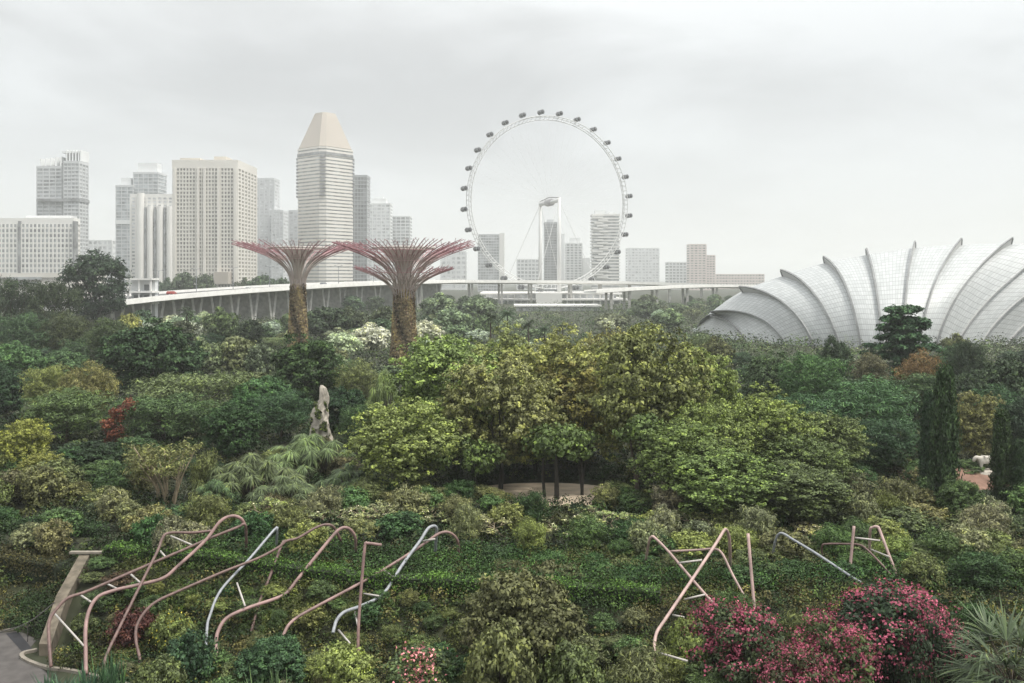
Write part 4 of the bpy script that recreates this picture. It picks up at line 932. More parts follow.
plant('broad', 'broadleaf_tree', 690, 420, 120, 74, (.085, .11, .033), 'low shady tree below the tallest grove tree')
plant('broad', 'broadleaf_tree', 806, 432, 96, 76, (.065, .09, .035), 'low dark tree tapering off beside the wide bright-tipped tree')
plant('broad', 'broadleaf_tree', 345+190, 405, 110, 91, (.085, .115, .035), 'low green crown over the sandy clearing trunks')
plant('broad', 'broadleaf_tree', 505, 324, 110, 102, (.15, .15, .05), 'bright tree filling the grove top between the wheel terminal and the larger steel tree')
plant('broad', 'broadleaf_tree', 608, 326, 96, 100, (.15, .14, .05), 'yellowish tree at the grove top right of the terminal entrance')
plant('broad', 'broadleaf_tree', 724, 448, 130, 70, (.075, .105, .034), 'low bushy tree at the foot of the wide bright-tipped tree')
plant('broad', 'broadleaf_tree', 802, 462, 110, 70, (.06, .085, .034), 'low dark bushy tree at the far right foot of the grove')
plant('broad', 'broadleaf_tree', 40, 452, 50, 84, (.15, .13, .03), 'lower yellow leaved tree over the wine red shrubs', var=1)
plant('broad', 'broadleaf_tree', 706, 398, 104, 78, (.10, .125, .036), 'bright-tipped tree between the tallest grove tree and the wide low one')
plant('broad', 'broadleaf_tree', 826, 408, 96, 83, (.07, .098, .034), 'dim green tree where the grove meets the right wood')
plant('shrub', 'shrub', 122, 570, 48, 58.5, (.05, .03, .024), 'dark reddish brown bush beside the top of the concrete wall', 'shrub')
plant('shrub', 'shrub', 98, 588, 36, 57, (.04, .065, .026), 'small green bush against the side of the concrete wall', 'shrub')
plant('shrub', 'shrub', 84, 612, 34, 55, (.06, .08, .03), 'small green bush low against the concrete wall behind the first arch', 'shrub')
plant('shrub', 'shrub', 102, 556, 36, 60.6, (.05, .08, .03), 'small green bush tucked under the level coping of the concrete wall', 'shrub')
plant('shrub', 'shrub', 92, 571, 28, 59.3, (.07, .08, .034), 'small olive bush halfway down the side of the concrete wall', 'shrub')
# right-hand wood
plant('dome', 'broadleaf_tree', 770, 344, 70, 132, (.045, .075, .035), 'dark green tree under the lowest conservatory ribs')
plant('feather', 'broadleaf_tree', 812, 345, 84, 124, (.05, .085, .036), 'soft mid green tree left of the tiered tree')
plant('dome', 'broadleaf_tree', 835, 331, 44, 150, (.035, .05, .03), 'small dark tree peeping over the wood below the upright rib')
plant('feather', 'broadleaf_tree', 862, 372, 130, 104, (.04, .08, .036), 'broad soft green tree in the middle of the right wood')
plant('feather', 'broadleaf_tree', 800, 388, 96, 100, (.035, .072, .034), 'deep green soft tree behind the wide bright-tipped tree')
plant('feather', 'broadleaf_tree', 886, 412, 96, 92, (.026, .055, .03), 'dark shaded tree left of the tall cypress')
plant('tiered', 'tiered_tree', 903, 305, 84, 150, (.022, .055, .028), 'dark tree with level tiers of branches against the white ribs', 'tree')
plant('feather', 'broadleaf_tree', 921, 346, 58, 128, (.12, .085, .04), 'rusty orange tree behind the tall cypress')
plant('feather', 'broadleaf_tree', 870, 348, 50, 138, (.09, .08, .045), 'brownish tree below the tiered tree')
plant('feather', 'broadleaf_tree', 968, 332, 48, 138, (.03, .045, .026), 'dark needle crowned tree above the tall cypress, against the ribs')
plant('dome', 'broadleaf_tree', 1008, 344, 84, 116, (.028, .04, .024), 'dark tree in the corner under the conservatory, at the picture edge')
plant('dome', 'broadleaf_tree', 968, 362, 66, 112, (.034, .046, .026), 'dark brownish tree behind the two cypresses')
plant('broad', 'broadleaf_tree', 976, 388, 58, 95, (.10, .10, .045), 'olive tree between the tall cypress and the shorter one')
plant('dome', 'broadleaf_tree', 1022, 392, 50, 100, (.03, .045, .028), 'dark green tree behind the shortest cypress')
plant('cypress', 'cypress_tree', 945, 366, 29, 74, (.026, .05, .02), 'tallest dark columnar cypress', 'tree')
plant('cypress', 'cypress_tree', 929, 392, 20, 78, (.02, .042, .024), 'thin shaded cypress leaning close to the tallest one', 'tree')
plant('cypress', 'cypress_tree', 1002, 410, 23, 75, (.026, .048, .02), 'shorter dark cypress right of the animal statue', 'tree')
plant('cypress', 'cypress_tree', 1021, 440, 20, 74, (.028, .05, .022), 'shortest cypress at the picture edge', 'tree')
# shrubs in front of the wood
for px, py, w_, Y, c, kd, lb in ((850, 470, 90, 76, (.06, .07, .033), 'wisp', 'olive wispy shrub left of the tall cypress base'), (900, 505, 84, 69, (.055, .075, .034), 'shrub', 'green shrub in front of the tall cypress base'), (962, 512, 70, 69, (.075, .085, .035), 'shrub', 'olive shrub below the red earth bank'),
    (1010, 515, 66, 68, (.05, .065, .03), 'wisp', 'dark wispy shrub below the shortest cypress'), (820, 492, 84, 70, (.06, .068, .036), 'wisp', 'brownish wispy shrub above the grey slanting tube'), (960, 556, 96, 60, (.05, .072, .032), 'shrub', 'green shrub behind the spiky palm'),
    (915, 540, 80, 62, (.06, .078, .033), 'shrub', 'green shrub right of the pink A-shaped trellis leg'), (1012, 560, 70, 58, (.045, .06, .03), 'wisp', 'dark wispy shrub over the spiky palm'), (965, 498, 36, 78, (.08, .09, .03), 'shrub', 'small yellowish shrub before the red earth bank'),
    (640, 492, 60, 75, (.06, .075, .033), 'shrub', 'green shrub at the foot of the tallest grove tree'), (690, 505, 70, 72, (.035, .07, .028), 'shrub', 'dark green shrub under the low shady tree'), (750, 500, 80, 71, (.045, .075, .03), 'shrub', 'green shrub under the wide bright-tipped tree'),
    (110, 498, 66, 74, (.075, .095, .06), 'wisp', 'grey green bush left of the first pink arch top'), (150, 508, 70, 70, (.045, .085, .038), 'shrub', 'green bush directly behind the first pink arch'), (196, 500, 56, 72, (.04, .075, .035), 'shrub', 'green bush behind the joined tops of the first arch'),
    (70, 516, 50, 74, (.06, .075, .045), 'wisp', 'grey brown bush over the dark hedge bank'), (20, 512, 70, 78, (.045, .065, .03), 'shrub', 'low green bush below the wine red shrubs at the picture edge'),
    (450, 500, 60, 76, (.04, .06, .03), 'shrub', 'dark green shrub below the grove, left of the clearing'), (380, 497, 56, 75, (.055, .065, .036), 'shrub', 'dull shrub under the leftmost grove crown'), (480, 520, 44, 71, (.035, .055, .03), 'shrub', 'small dark shrub between the trellis and the frangipani')):
    plant(kd, 'shrub', px, py, w_, Y, c, lb, 'shrub')
GF = 'frangipani shrubs along the terrace'
for px, py, w_, Y, lb in ((268, 500, 62, 68, 'pale frangipani shrub right of the first arch top, under the palms'), (318, 512, 66, 68, 'pale frangipani shrub above the second arch'), (372, 502, 74, 70, 'pale frangipani shrub behind the upright pink pole'), (425, 505, 62, 71, 'pale frangipani shrub behind the third arch top'),
     (506, 518, 76, 67, 'leafy pale frangipani shrub in the middle of the terrace'), (566, 518, 78, 68, 'wide pale frangipani shrub under the sandy clearing'), (618, 516, 66, 69, 'pale frangipani shrub left of the white-railed trellis'), (676, 515, 78, 68, 'frangipani shrub with white flowers inside the white-railed trellis'),
     (742, 520, 74, 67, 'frangipani shrub with white flowers behind the lone pink pole'), (800, 526, 70, 66, 'frangipani shrub with white flowers over the grey slanting tube'), (590, 505, 50, 74, 'small frangipani shrub among the trunks of the clearing'), (525, 503, 50, 74, 'small frangipani shrub at the left edge of the clearing'), (455, 545, 44, 64, 'stubby frangipani shrub at the end of the third arch')):
    plant('frangipani', 'frangipani_shrub', px, py, w_, Y, (.145, .15, .075), lb, 'shrub', GF)
# nearest plants
plant('dome', 'shrub', 525, 552, 140, 49, (.075, .082, .034), 'big olive bush in the bottom middle', 'shrub', var=2)
plant('shrub', 'shrub', 500, 610, 90, 46, (.10, .095, .045), 'brownish bush below the big olive bush', 'shrub')
plant('shrub', 'shrub', 570, 630, 80, 46, (.075, .085, .035), 'low olive bush right of the big olive bush', 'shrub')
plant('shrub', 'shrub', 342, 636, 70, 48, (.16, .17, .045), 'yellow green bush under the third arch', 'shrub')
plant('dome', 'shrub', 272, 630, 86, 48, (.03, .065, .03), 'dark leathery bush between the second and third arch feet', 'shrub')
plant('rosette', 'spiky_plant', 272, 654, 70, 45, (.05, .085, .04), 'spiky green rosette at the bottom edge under the leathery bush', 'plant')
plant('rosette', 'spiky_plant', 70, 655, 84, 46.5, (.025, .06, .04), 'dark spiky rosette at the feet of the first arch', 'plant')
plant('rosette', 'spiky_plant', 110, 640, 50, 48, (.035, .075, .04), 'dark green spiky rosette right of the first arch feet', 'plant')
plant('shrub', 'shrub', 190, 628, 64, 49, (.025, .05, .028), 'dark bush inside the second arch', 'shrub')
plant('shrub', 'shrub', 160, 652, 60, 47, (.07, .09, .035), 'green bush at the bottom edge left of the second arch', 'shrub')
plant('shrub', 'shrub', 134, 602, 58, 54, (.055, .022, .022), 'dark wine red bush on the bank under the first arch', 'shrub')
plant('shrub', 'yellow_flowered_shrub', 172, 606, 52, 53, (.10, .115, .035), 'yellow blooming shrub on the bank between the first two arches', 'shrub')
plant('shrub', 'shrub', 420, 648, 90, 49, (.055, .068, .033), 'dull green bush behind the pale pink flowers', 'shrub')
plant('wisp', 'shrub', 640, 640, 90, 46, (.09, .09, .045), 'straw coloured bush at the foot of the white-railed trellis', 'shrub')
plant('shrub', 'shrub', 690, 612, 60, 49, (.11, .125, .035), 'yellow green bush inside the white-railed trellis', 'shrub')
plant('shrub', 'shrub', 610, 590, 60, 55, (.05, .075, .03), 'green bush on the bank right of the big olive bush', 'shrub')
plant('rosette', 'spiky_plant', 930, 655, 60, 44, (.06, .08, .05), 'grey green rosette left of the spiky palm', 'plant')
GB = 'bougainvillea shrubs in the lower right corner'
for px, py, w_, Y, c, lb in ((738, 596, 118, 48, (.04, .05, .025), 'pink bougainvillea in front of the white-railed trellis'), (830, 608, 112, 46, (.055, .06, .028), 'red pink bougainvillea between the two trellis frames'), (890, 578, 150, 49, (.022, .032, .02), 'magenta and dark green bougainvillea below the A-shaped trellis'), (935, 600, 90, 46, (.028, .04, .024), 'dark bougainvillea with few flowers beside the spiky palm'),
                      (795, 640, 90, 44, (.045, .05, .025), 'low bougainvillea at the bottom edge between the pink ones')):
    plant('bougain', 'bougainvillea_shrub', px, py, w_, Y, c, lb, 'shrub', GB)
plant('spiky', 'spiky_palm', 1012, 574, 165, 42, (.05, .068, .042), 'big spiky fan palm with pale blades in the bottom right corner', 'palm')
# little flower bed
fl = thing('flower_bed', (PX(420, 44.2), 44.2, float(ground(PX(420, 44.2), 44.2))), 'pale pink flowers in a low clump at the bottom edge', 'flowers')
rng = np.random.default_rng(77); k = 190; p = np.stack([rng.normal(0, .5, k), rng.normal(0, .4, k), rng.uniform(2.3, 4.15, k)], 1)
new_obj('blossom', leaf_mesh('blossom', [(p, unit(rng, k, .6), .17, .13, rng.random(k))], M['palepink']), fl)
p = np.stack([rng.normal(0, .65, 900), rng.normal(0, .45, 900), rng.uniform(0, 3.8, 900)], 1)
o = new_obj('leaves', leaf_mesh('leaves', [(p, unit(rng, 900, .4), .22, .11, rng.random(900))], M['leaf']), fl); o.color = (.06, .075, .03, 1)
rng = np.random.default_rng(78)
yf = next(o for o in bpy.data.objects if o.name.startswith('yellow_flowered_shrub'))
p = unit(rng, 150, .3)*np.array((1.9, 1.9, 1.5))*rng.uniform(.7, 1.1, (150, 1)) + np.array((0, 0, 1.4)); new_obj('blossom', leaf_mesh('blossom', [(p, unit(rng, 150, .5), .17, .12, rng.random(150))], M['yellowflower']), yf)

# ---- hedges
def hedge(label, pts, width, height, col, leaf=(.17, .10), dens=70, name='hedge'):
    pts = catmull(pts, 8); rng = np.random.default_rng(len(pts)); gs = []; core = MB()
    c0 = pts[0]; t = thing(name, (c0[0], c0[1], c0[2]), label, 'hedge'); org = np.array(t.location)
    for a, b in zip(pts[:-1], pts[1:]):
        d = b - a; l = np.linalg.norm(d[:2]); n_ = np.array((-d[1], d[0], 0))/max(l, 1e-6)
        k = int(dens*l*(width + 2*height)); q = rng.random(k)[:, None]; s_ = rng.random(k)*(width + 2*height)
        off = np.where(s_ < height, -width/2, np.where(s_ < height+width, s_ - height - width/2, width/2)); zz_ = np.where(s_ < height, s_, np.where(s_ < height+width, height, s_ - height - width))
        zz_ = np.where(s_ > height + width, zz_, zz_)
        p = a + d*q + n_*off[:, None]; p[:, 2] += zz_ ; p = p + rng.normal(size=p.shape)*.07 - org
        p[:, 2] += .10*np.sin(p[:, 0]*1.7)*(zz_/height)
        nn = n_*np.sign(off)[:, None]*(np.abs(off) > width*.48)[:, None] + np.array((0, 0, 1.))*(np.abs(off) < width*.48)[:, None] + rng.normal(size=p.shape)*.6
        cl = .45 + .16*np.sin(p[:, 0]*1.3 + zz_*3)*np.sin(p[:, 1]*1.9) + rng.normal(0, .2, k)
        gs.append((p, nn, leaf[0]*rng.uniform(.6, 1.3, k), leaf[1], np.clip(cl, 0, 1)))
        e = n_*(width/2 - .09); w1, w2 = a - org, b - org
        core.add([w1-e-np.array((0, 0, .6)), w1+e-np.array((0, 0, .6)), w2+e-np.array((0, 0, .6)), w2-e-np.array((0, 0, .6)), w1-e+np.array((0, 0, height-.12)), w1+e+np.array((0, 0, height-.12)), w2+e+np.array((0, 0, height-.12)), w2-e+np.array((0, 0, height-.12))],
                 [(0, 3, 2, 1), (4, 5, 6, 7), (0, 1, 5, 4), (1, 2, 6, 5), (2, 3, 7, 6), (3, 0, 4, 7)])
    core.build('twiggy_core', M['hedgecore'], t)
    o = new_obj('foliage', leaf_mesh('foliage', gs, M['leaf']), t); o.color = (*col, 1); return t
M['hedgecore'] = mat('hedge_twigs', (.02, .028, .014), .95, .4, 6)
def hp(px, py, Y): return np.array((PX(px, Y), Y, float(ground(PX(px, Y), Y)) - .05))
hedge('long clipped bright green hedge running along the top of the bank behind the arches', [hp(108, 0, 61.8), hp(200, 0, 60.3), hp(300, 0, 58.0), hp(400, 0, 56.4), hp(500, 0, 55.4), hp(590, 0, 54.4), hp(660, 0, 53.6)], 1.2, 1.0, (.06, .11, .028), dens=120)
hedge('low dark hedge beyond the concrete wall, below the grey green bushes', [hp(-20, 0, 69), hp(40, 0, 68.6), hp(104, 0, 67.5)], 1.6, .8, (.03, .055, .022), dens=110)
hedge('brownish clipped hedge bank left of the concrete wall', [hp(-40, 0, 64.4), hp(20, 0, 63.8), hp(66, 0, 63.2)], 2.6, .9, (.06, .056, .026), dens=120)

KL = [q[:2] for q in catmull(k_, 5)]
def off_path(X, Y):
    X = np.asarray(X, float); Y = np.asarray(Y, float)
    poly = [p[:2] for p in pp[5:8]] + [q for q in ((-60., 49.), (-60., 40.), (KL[-1][0], 40.))] + [q for q in KL[::-1]]
    ins = np.zeros(X.shape, bool); n = len(poly)
    for i in range(n):
        (x0, y0), (x1, y1) = poly[i], poly[(i+1) % n]
        if abs(y1-y0) < 1e-9: continue
        ins ^= ((Y < y0) != (Y < y1)) & (X < (x1-x0)*(Y-y0)/(y1-y0) + x0)
    return ~ins & ~((np.abs(X + 27.5) < 1.1) & (Y < 63)) & ~((np.hypot((X-3)/7.5, (Y-82)/5.5) < 1)) & ~((np.hypot((X - PX(973, 86))/2.6, (Y - 85)/4) < 1))
# ---- mixed planting that fills the slope, the terrace and the gaps between the trees
fr = random.Random(21)
def fill(n, pxr, Yr, hr, wr, kinds, cols, name, label, cat, group, ok=None):
    placed = []; tries = 0
    while len(placed) < n and tries < n*40:
        tries += 1; px = fr.uniform(*pxr); Y = fr.uniform(*Yr); x = PX(px, Y)
        if ok is not None and not ok(x, Y): continue
        if any(math.hypot(x-a, Y-b) < c for a, b, c in placed): continue
        h = fr.uniform(*hr); w_ = fr.uniform(*wr); placed.append((x, Y, w_*.62)); j = fr.randrange(len(cols)); cn, col = cols[j]
        py = CY + (H - float(ground(x, Y)) - h)*F/Y
        plant(fr.choice(kinds), name, px, py, w_*F/Y, Y, col, label % cn, cat, group)
SC = [('olive', (.085, .095, .034)), ('deep green', (.026, .06, .024)), ('brownish', (.09, .086, .044)), ('mid green', (.05, .085, .03)), ('yellow green', (.12, .135, .036))]
def open_ground(x, Y): return off_path(np.array([x]), np.array([Y]))[0] and not (x < -26 and Y < 55) and not (abs(x + 27.5) < 2 and Y < 64) and math.hypot((x-3)/8, (Y-81)/6) > 1 and math.hypot((x - PX(973, 84))/3, (Y-82)/6) > 1
fill(58, (90, 980), (42.5, 52), (1.0, 2.2), (1.8, 3.6), ['shrub', 'shrub', 'wisp'], SC, 'shrub', '%s shrub in the mixed planting at the foot of the trellis bank', 'shrub', 'mixed shrubs on the bank', lambda x, Y: open_ground(x, Y) and not (PX(630, Y) < x < PX(700, Y) and Y < 48) and not (x < -12 and 48 < Y < 53))
fill(30, (470, 915), (56, 62), (.8, 1.6), (1.9, 3.4), ['shrub', 'wisp', 'shrub'], SC[:2] + SC[3:4] + [('dull olive', (.07, .075, .034))], 'shrub', '%s shrub in the low planting behind the right-hand trellises', 'shrub', 'low shrubs behind the trellises')
fill(22, (350, 690), (73, 79), (1.2, 2.6), (2.4, 4.2), ['shrub', 'wisp', 'shrub'], [('mid green', (.055, .09, .032)), ('pale olive', (.12, .125, .05)), ('deep green', (.034, .064, .024))], 'shrub', '%s shrub under the trunks of the central grove', 'shrub', 'shrubs under the grove', lambda x, Y: not (PX(508, Y) < x < PX(604, Y)))
fill(64, (110, 640), (50, 60), (.5, 1.35), (1.2, 2.6), ['shrub', 'wisp', 'shrub'], SC, 'shrub', '%s low shrub scattered on the sloping bank between the trellis arches', 'shrub', 'low shrubs on the sloping bank', lambda x, Y: off_path(np.array([x]), np.array([Y]))[0] and Y < 60 - (x+28)*.2 - .5)
fill(28, (640, 1034), (55, 63), (1.5, 2.7), (2.8, 4.6), ['shrub', 'wisp', 'shrub'], SC, 'shrub', '%s shrub in the mixed planting around the A-shaped trellis', 'shrub', 'mixed shrubs around the A-shaped trellis', lambda x, Y: not (PX(640, Y) < x < PX(905, Y) and Y < 60.5))
fill(44, (-10, 1034), (61.5, 72), (1.8, 3.4), (2.8, 4.8), ['shrub', 'wisp', 'shrub'], SC + [('pale olive', (.13, .125, .055)), ('tan', (.135, .125, .075)), ('greyish tan', (.125, .12, .08))], 'shrub', '%s shrub in the mixed planting along the terrace', 'shrub', 'mixed shrubs along the terrace', open_ground)
fill(22, (-10, 360), (72, 96), (1.8, 4.0), (3.2, 6), ['shrub', 'dome', 'wisp'], SC[:4], 'shrub', '%s bush filling the gaps below the trees on the left slope', 'shrub', 'bushes below the left trees', lambda x, Y: open_ground(x, Y) and not (PX(125, Y) < x < PX(360, Y) and Y < 90))
fill(20, (780, 1034), (70, 100), (1.8, 4.2), (3.2, 6), ['shrub', 'dome', 'wisp'], SC[:4], 'shrub', '%s bush filling the gaps below the right wood', 'shrub', 'bushes below the right wood', open_ground)
fill(34, (-10, 380), (158, 290), (3, 6.5), (7, 13), ['feather', 'dome', 'spread', 'far'], [('dull green', (.04, .065, .032)), ('olive', (.075, .085, .036)), ('dark green', (.028, .052, .028)), ('pale olive', (.11, .12, .06))], 'broadleaf_tree', '%s low tree in the mixed wood between the garden and the road bridge', 'tree', 'mixed wood on the left')
fill(24, (700, 1034), (108, 200), (4, 8.5), (7, 12), ['feather', 'dome', 'far'], [('dull green', (.04, .065, .032)), ('olive', (.07, .08, .036)), ('dark green', (.028, .052, .028))], 'broadleaf_tree', '%s low tree in the mixed wood before the conservatory', 'tree', 'mixed wood on the right')
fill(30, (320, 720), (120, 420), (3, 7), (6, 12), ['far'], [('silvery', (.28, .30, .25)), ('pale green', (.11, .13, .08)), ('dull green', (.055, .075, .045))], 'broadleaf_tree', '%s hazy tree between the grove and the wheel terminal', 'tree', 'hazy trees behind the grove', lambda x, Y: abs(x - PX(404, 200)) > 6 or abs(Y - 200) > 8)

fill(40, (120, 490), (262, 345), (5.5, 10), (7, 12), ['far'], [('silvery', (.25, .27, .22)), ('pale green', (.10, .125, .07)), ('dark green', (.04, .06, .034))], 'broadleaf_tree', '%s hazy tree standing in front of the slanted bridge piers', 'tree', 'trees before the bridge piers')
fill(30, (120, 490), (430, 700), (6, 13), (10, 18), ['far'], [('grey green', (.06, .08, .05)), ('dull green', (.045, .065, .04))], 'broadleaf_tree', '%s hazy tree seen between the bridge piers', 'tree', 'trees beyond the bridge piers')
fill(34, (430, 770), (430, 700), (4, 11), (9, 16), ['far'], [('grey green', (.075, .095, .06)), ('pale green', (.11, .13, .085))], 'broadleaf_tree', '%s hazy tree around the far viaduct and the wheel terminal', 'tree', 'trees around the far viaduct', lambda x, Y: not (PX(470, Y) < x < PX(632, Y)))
# ---- countless low growth
def cover(name, n, pxr, Yr, hr, leaf, cols, seed, pw=1.0, clump=36, sp=.2, mask=None):
    rng = np.random.default_rng(seed); k = n//clump
    Y = (rng.random(k)*(Yr[1]**pw - Yr[0]**pw) + Yr[0]**pw)**(1/pw); px = rng.uniform(*pxr, k); X = (px - CX)*Y/F
    ok = np.ones(k, bool)
    if mask is not None: ok = mask(X, Y)
    X, Y = X[ok], Y[ok]; k = len(X)
    hh = rng.uniform(*hr, k); c = np.stack([X, Y, ground(X, Y) + hh*.5], 1)
    lab = (np.sin(X*.55 + 1.3*np.sin(Y*.31)) + np.sin(Y*.47 + X*.21) + rng.normal(0, .5, k))
    obs = []
    edges = np.quantile(lab, np.linspace(0, 1, len(cols)+1)); gid = np.clip(np.searchsorted(edges, lab) - 1, 0, len(cols)-1)
    for gi, col in enumerate(cols):
        ci = c[gid == gi]; hi = hh[gid == gi]; m_ = len(ci)*clump
        of = rng.normal(size=(m_, 3)); of /= np.linalg.norm(of, axis=1, keepdims=True); of *= rng.uniform(.55, 1.05, (m_, 1)); of[:, 2] = np.abs(of[:, 2])*1.5 - .5; p = np.repeat(ci, clump, 0) + of*np.stack([np.repeat(hi, clump)*.5 + sp]*2 + [np.repeat(hi, clump)*.5], 1)*np.repeat(np.clip(ci[:, 1]/110, 1, 3), clump)[:, None]
        sc_ = np.repeat(rng.uniform(.7, 1.3, len(ci)), clump); far_ = np.clip(p[:, 1]/85, 1, 3.2)
        me = leaf_mesh(name, [(p, of + np.array((0, 0, .5)) + rng.normal(size=(m_, 3))*.35, leaf[0]*sc_*far_, leaf[1]*sc_*far_, np.clip(np.repeat(rng.normal(.42, .2, len(ci)), clump) + rng.normal(0, .09, m_), 0, 1))], M['leaf'])
        o = new_obj(name, me); o.color = (*col, 1); tag(o, kind='stuff')
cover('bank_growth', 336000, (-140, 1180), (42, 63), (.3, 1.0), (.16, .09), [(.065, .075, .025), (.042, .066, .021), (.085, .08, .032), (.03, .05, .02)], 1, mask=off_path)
cover('terrace_ground_cover', 156000, (-140, 1180), (55, 67), (.7, 1.7), (.17, .09), [(.030, .062, .020), (.040, .076, .024)], 2, clump=70, sp=.35, mask=lambda X, Y: off_path(X, Y) & (Y > np.clip(63 - (X+28)*.25, 53, 63) - .3) & (Y < np.clip(63 - (X+28)*.25, 53, 63) + 5.0) & (X > -26))
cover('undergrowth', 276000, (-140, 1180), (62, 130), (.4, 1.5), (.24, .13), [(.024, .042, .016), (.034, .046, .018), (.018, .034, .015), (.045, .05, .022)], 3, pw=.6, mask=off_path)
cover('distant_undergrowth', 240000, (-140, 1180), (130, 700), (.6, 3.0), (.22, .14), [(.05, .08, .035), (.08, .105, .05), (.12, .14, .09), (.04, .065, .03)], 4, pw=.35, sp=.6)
cover('long_grass', 16000, (120, 480), (54, 60.5), (.2, .5), (.5, .03), [(.09, .12, .035), (.06, .09, .03)], 5, sp=.25, mask=lambda X, Y: off_path(X, Y) & (Y < 62 - (X+28)*.25 - 1))

# ================================================================== ROCK AND STATUE
def rock_pinnacle():
    Y = 103.0; g0 = float(ground(PX(321, Y), Y)); t = thing('limestone_pinnacle', (PX(321, Y), Y, g0), 'tall pale limestone pinnacle with a hollow at its foot, wrapped in creepers', 'rock')
    rng = np.random.default_rng(8); rings = 26; n = 18; zt = H - (382.5-CY)*Y/F - g0; v = []
    prof = [(0, 1.75, 0), (.25, 1.7, 0), (.42, 1.55, -.1), (.62, 1.35, -.2), (.72, 1.0, .1), (.80, .78, .42), (.9, .72, .45), (.97, .5, .28), (1, .18, .1)]
    for i in range(rings):
        q = i/(rings-1); r = np.interp(q, [p[0] for p in prof], [p[1] for p in prof]); ox = np.interp(q, [p[0] for p in prof], [p[2] for p in prof])
        for k in range(n):
            a = 6.283*k/n; rr = r*(1 + .16*math.sin(3*a + q*9) + .10*math.sin(7*a - q*17) + rng.normal()*.05)
            hol = math.exp(-((a-4.95)/.32)**2 - ((q-.34)/.055)**2); rr *= 1 - .75*hol
            v.append((.68*(ox + rr*math.cos(a)), rr*.62*math.sin(a), q*zt - .3))
    f = [(i*n+k, i*n+(k+1) % n, (i+1)*n+(k+1) % n, (i+1)*n+k) for i in range(rings-1) for k in range(n)] + [tuple(range((rings-1)*n, rings*n))]
    new_obj('rock_body', MB().add(v, f).mesh('rock_body', M['rock']), t)
    k = 900; q = rng.uniform(.25, .74, k); a = rng.uniform(3.3, 5.9, k); r = np.interp(q, [p[0] for p in prof], [p[1] for p in prof])*1.08
    keep = np.sin(a*4 + q*14) + np.sin(q*30 - a*2)*.7 > .25
    p = np.stack([.68*(np.cos(a)*r - .1), np.sin(a)*r*.62, q*zt], 1)[keep]
    o = new_obj('creeper', leaf_mesh('creeper', [(p, unit(rng, len(p), .2) + np.array((0, -1, 0)), .34, .22, rng.random(len(p)))], M['leaf']), t); o.color = (.07, .09, .035, 1)
rock_pinnacle()
def skin(name, verts, edges, radii, m, parent, levels=2):
    me = bpy.data.meshes.new(name); me.from_pydata([tuple(v) for v in verts], edges, []); o = new_obj(name, me, parent)
    md = o.modifiers.new('skin', 'SKIN'); o.modifiers.new('sub', 'SUBSURF').render_levels = levels; o.modifiers['sub'].levels = levels
    for i, r in enumerate(radii):
        me.skin_vertices[0].data[i].radius = (r, r) if not hasattr(r, '__len__') else r
    me.skin_vertices[0].data[0].use_root = True; me.materials.append(m)
    return o
Ys = 88.0; zs = H - (469.5-CY)*Ys/F
st = thing('animal_statue', (PX(986.5, Ys), Ys, zs), 'small white stone statue of a standing four legged animal on a rock', 'statue')
vs = [(0, 0, .98), (.45, 0, 1.0), (.78, 0, 1.05), (-.45, 0, 1.02), (1.02, 0, 1.22), (1.22, 0, 1.0), (1.28, 0, .72), (.62, .24, .62), (.66, .25, .02), (.62, -.24, .62), (.70, -.25, .02), (-.5, .24, .6), (-.6, .25, .32), (-.54, .25, .02), (-.5, -.24, .6), (-.62, -.25, .32), (-.55, -.25, .02), (-.72, 0, .95), (-.82, 0, .5)]
es = [(0, 1), (1, 2), (0, 3), (2, 4), (4, 5), (5, 6), (1, 7), (7, 8), (1, 9), (9, 10), (3, 11), (11, 12), (12, 13), (3, 14), (14, 15), (15, 16), (3, 17), (17, 18)]
sk = skin('statue_body', [(-x, y, z) for x, y, z in vs], es, [.38, .36, .28, .36, .24, .2, .12, .17, .12, .17, .12, .18, .12, .11, .18, .12, .11, .07, .04], M['statue'], st)
pb = MB(); n = 14; rng = np.random.default_rng(3); vv = []
zb = float(ground(PX(986.5, Ys), Ys))
for i, (q, r) in enumerate(((-1, 2.1), (-.55, 2.0), (-.2, 1.7), (-.03, 1.35), (.0, .9))):
    for k in range(n): a = 6.283*k/n; rr = r*(1 + rng.normal()*.05); vv.append((rr*math.cos(a), rr*.7*math.sin(a), q*(zs - zb + .3)))
pb.add(vv, [(i*n+k, i*n+(k+1) % n, (i+1)*n+(k+1) % n, (i+1)*n+k) for i in range(4) for k in range(n)] + [tuple(range(4*n, 5*n))])
new_obj('rock_plinth', pb.mesh('rock_plinth', M['rock']), st)
for px, py, l, an, lb in ((961, 484, 3.2, -.55, 'longer bleached log lying on the red earth bank'), (966, 489, 2.4, -.5, 'shorter bleached log lower on the red earth bank')):
    Yl = 83.2; p = P(px, py, Yl); o = thing('fallen_log', p, lb, 'log'); d = np.array((math.cos(an), .25, math.sin(an)))*l*.5
    new_obj('log_body', MB().tube(catmull([-d, np.array((0, 0, .08)), d], 4), list(np.linspace(.13, .08, 9)), 8).mesh('log_body', M['log'], True), o)
Yb = 80.5; o = thing('boulder', P(973, 512, Yb), 'rounded tan boulder at the foot of the red earth bank', 'rock'); rng = np.random.default_rng(9)
bv = []
for i in range(7):
    th = math.pi*i/6
    for k in range(12): a = 6.283*k/12; r = 1 + rng.normal()*.06; bv.append((1.35*r*math.sin(th)*math.cos(a), .9*r*math.sin(th)*math.sin(a), .3 + .95*math.cos(th)))
new_obj('boulder_body', MB().add(bv, [(i*12+k, (i+1)*12+k, (i+1)*12+(k+1) % 12, i*12+(k+1) % 12) for i in range(6) for k in range(12)]).mesh('boulder_body', M['sand'], True), o)

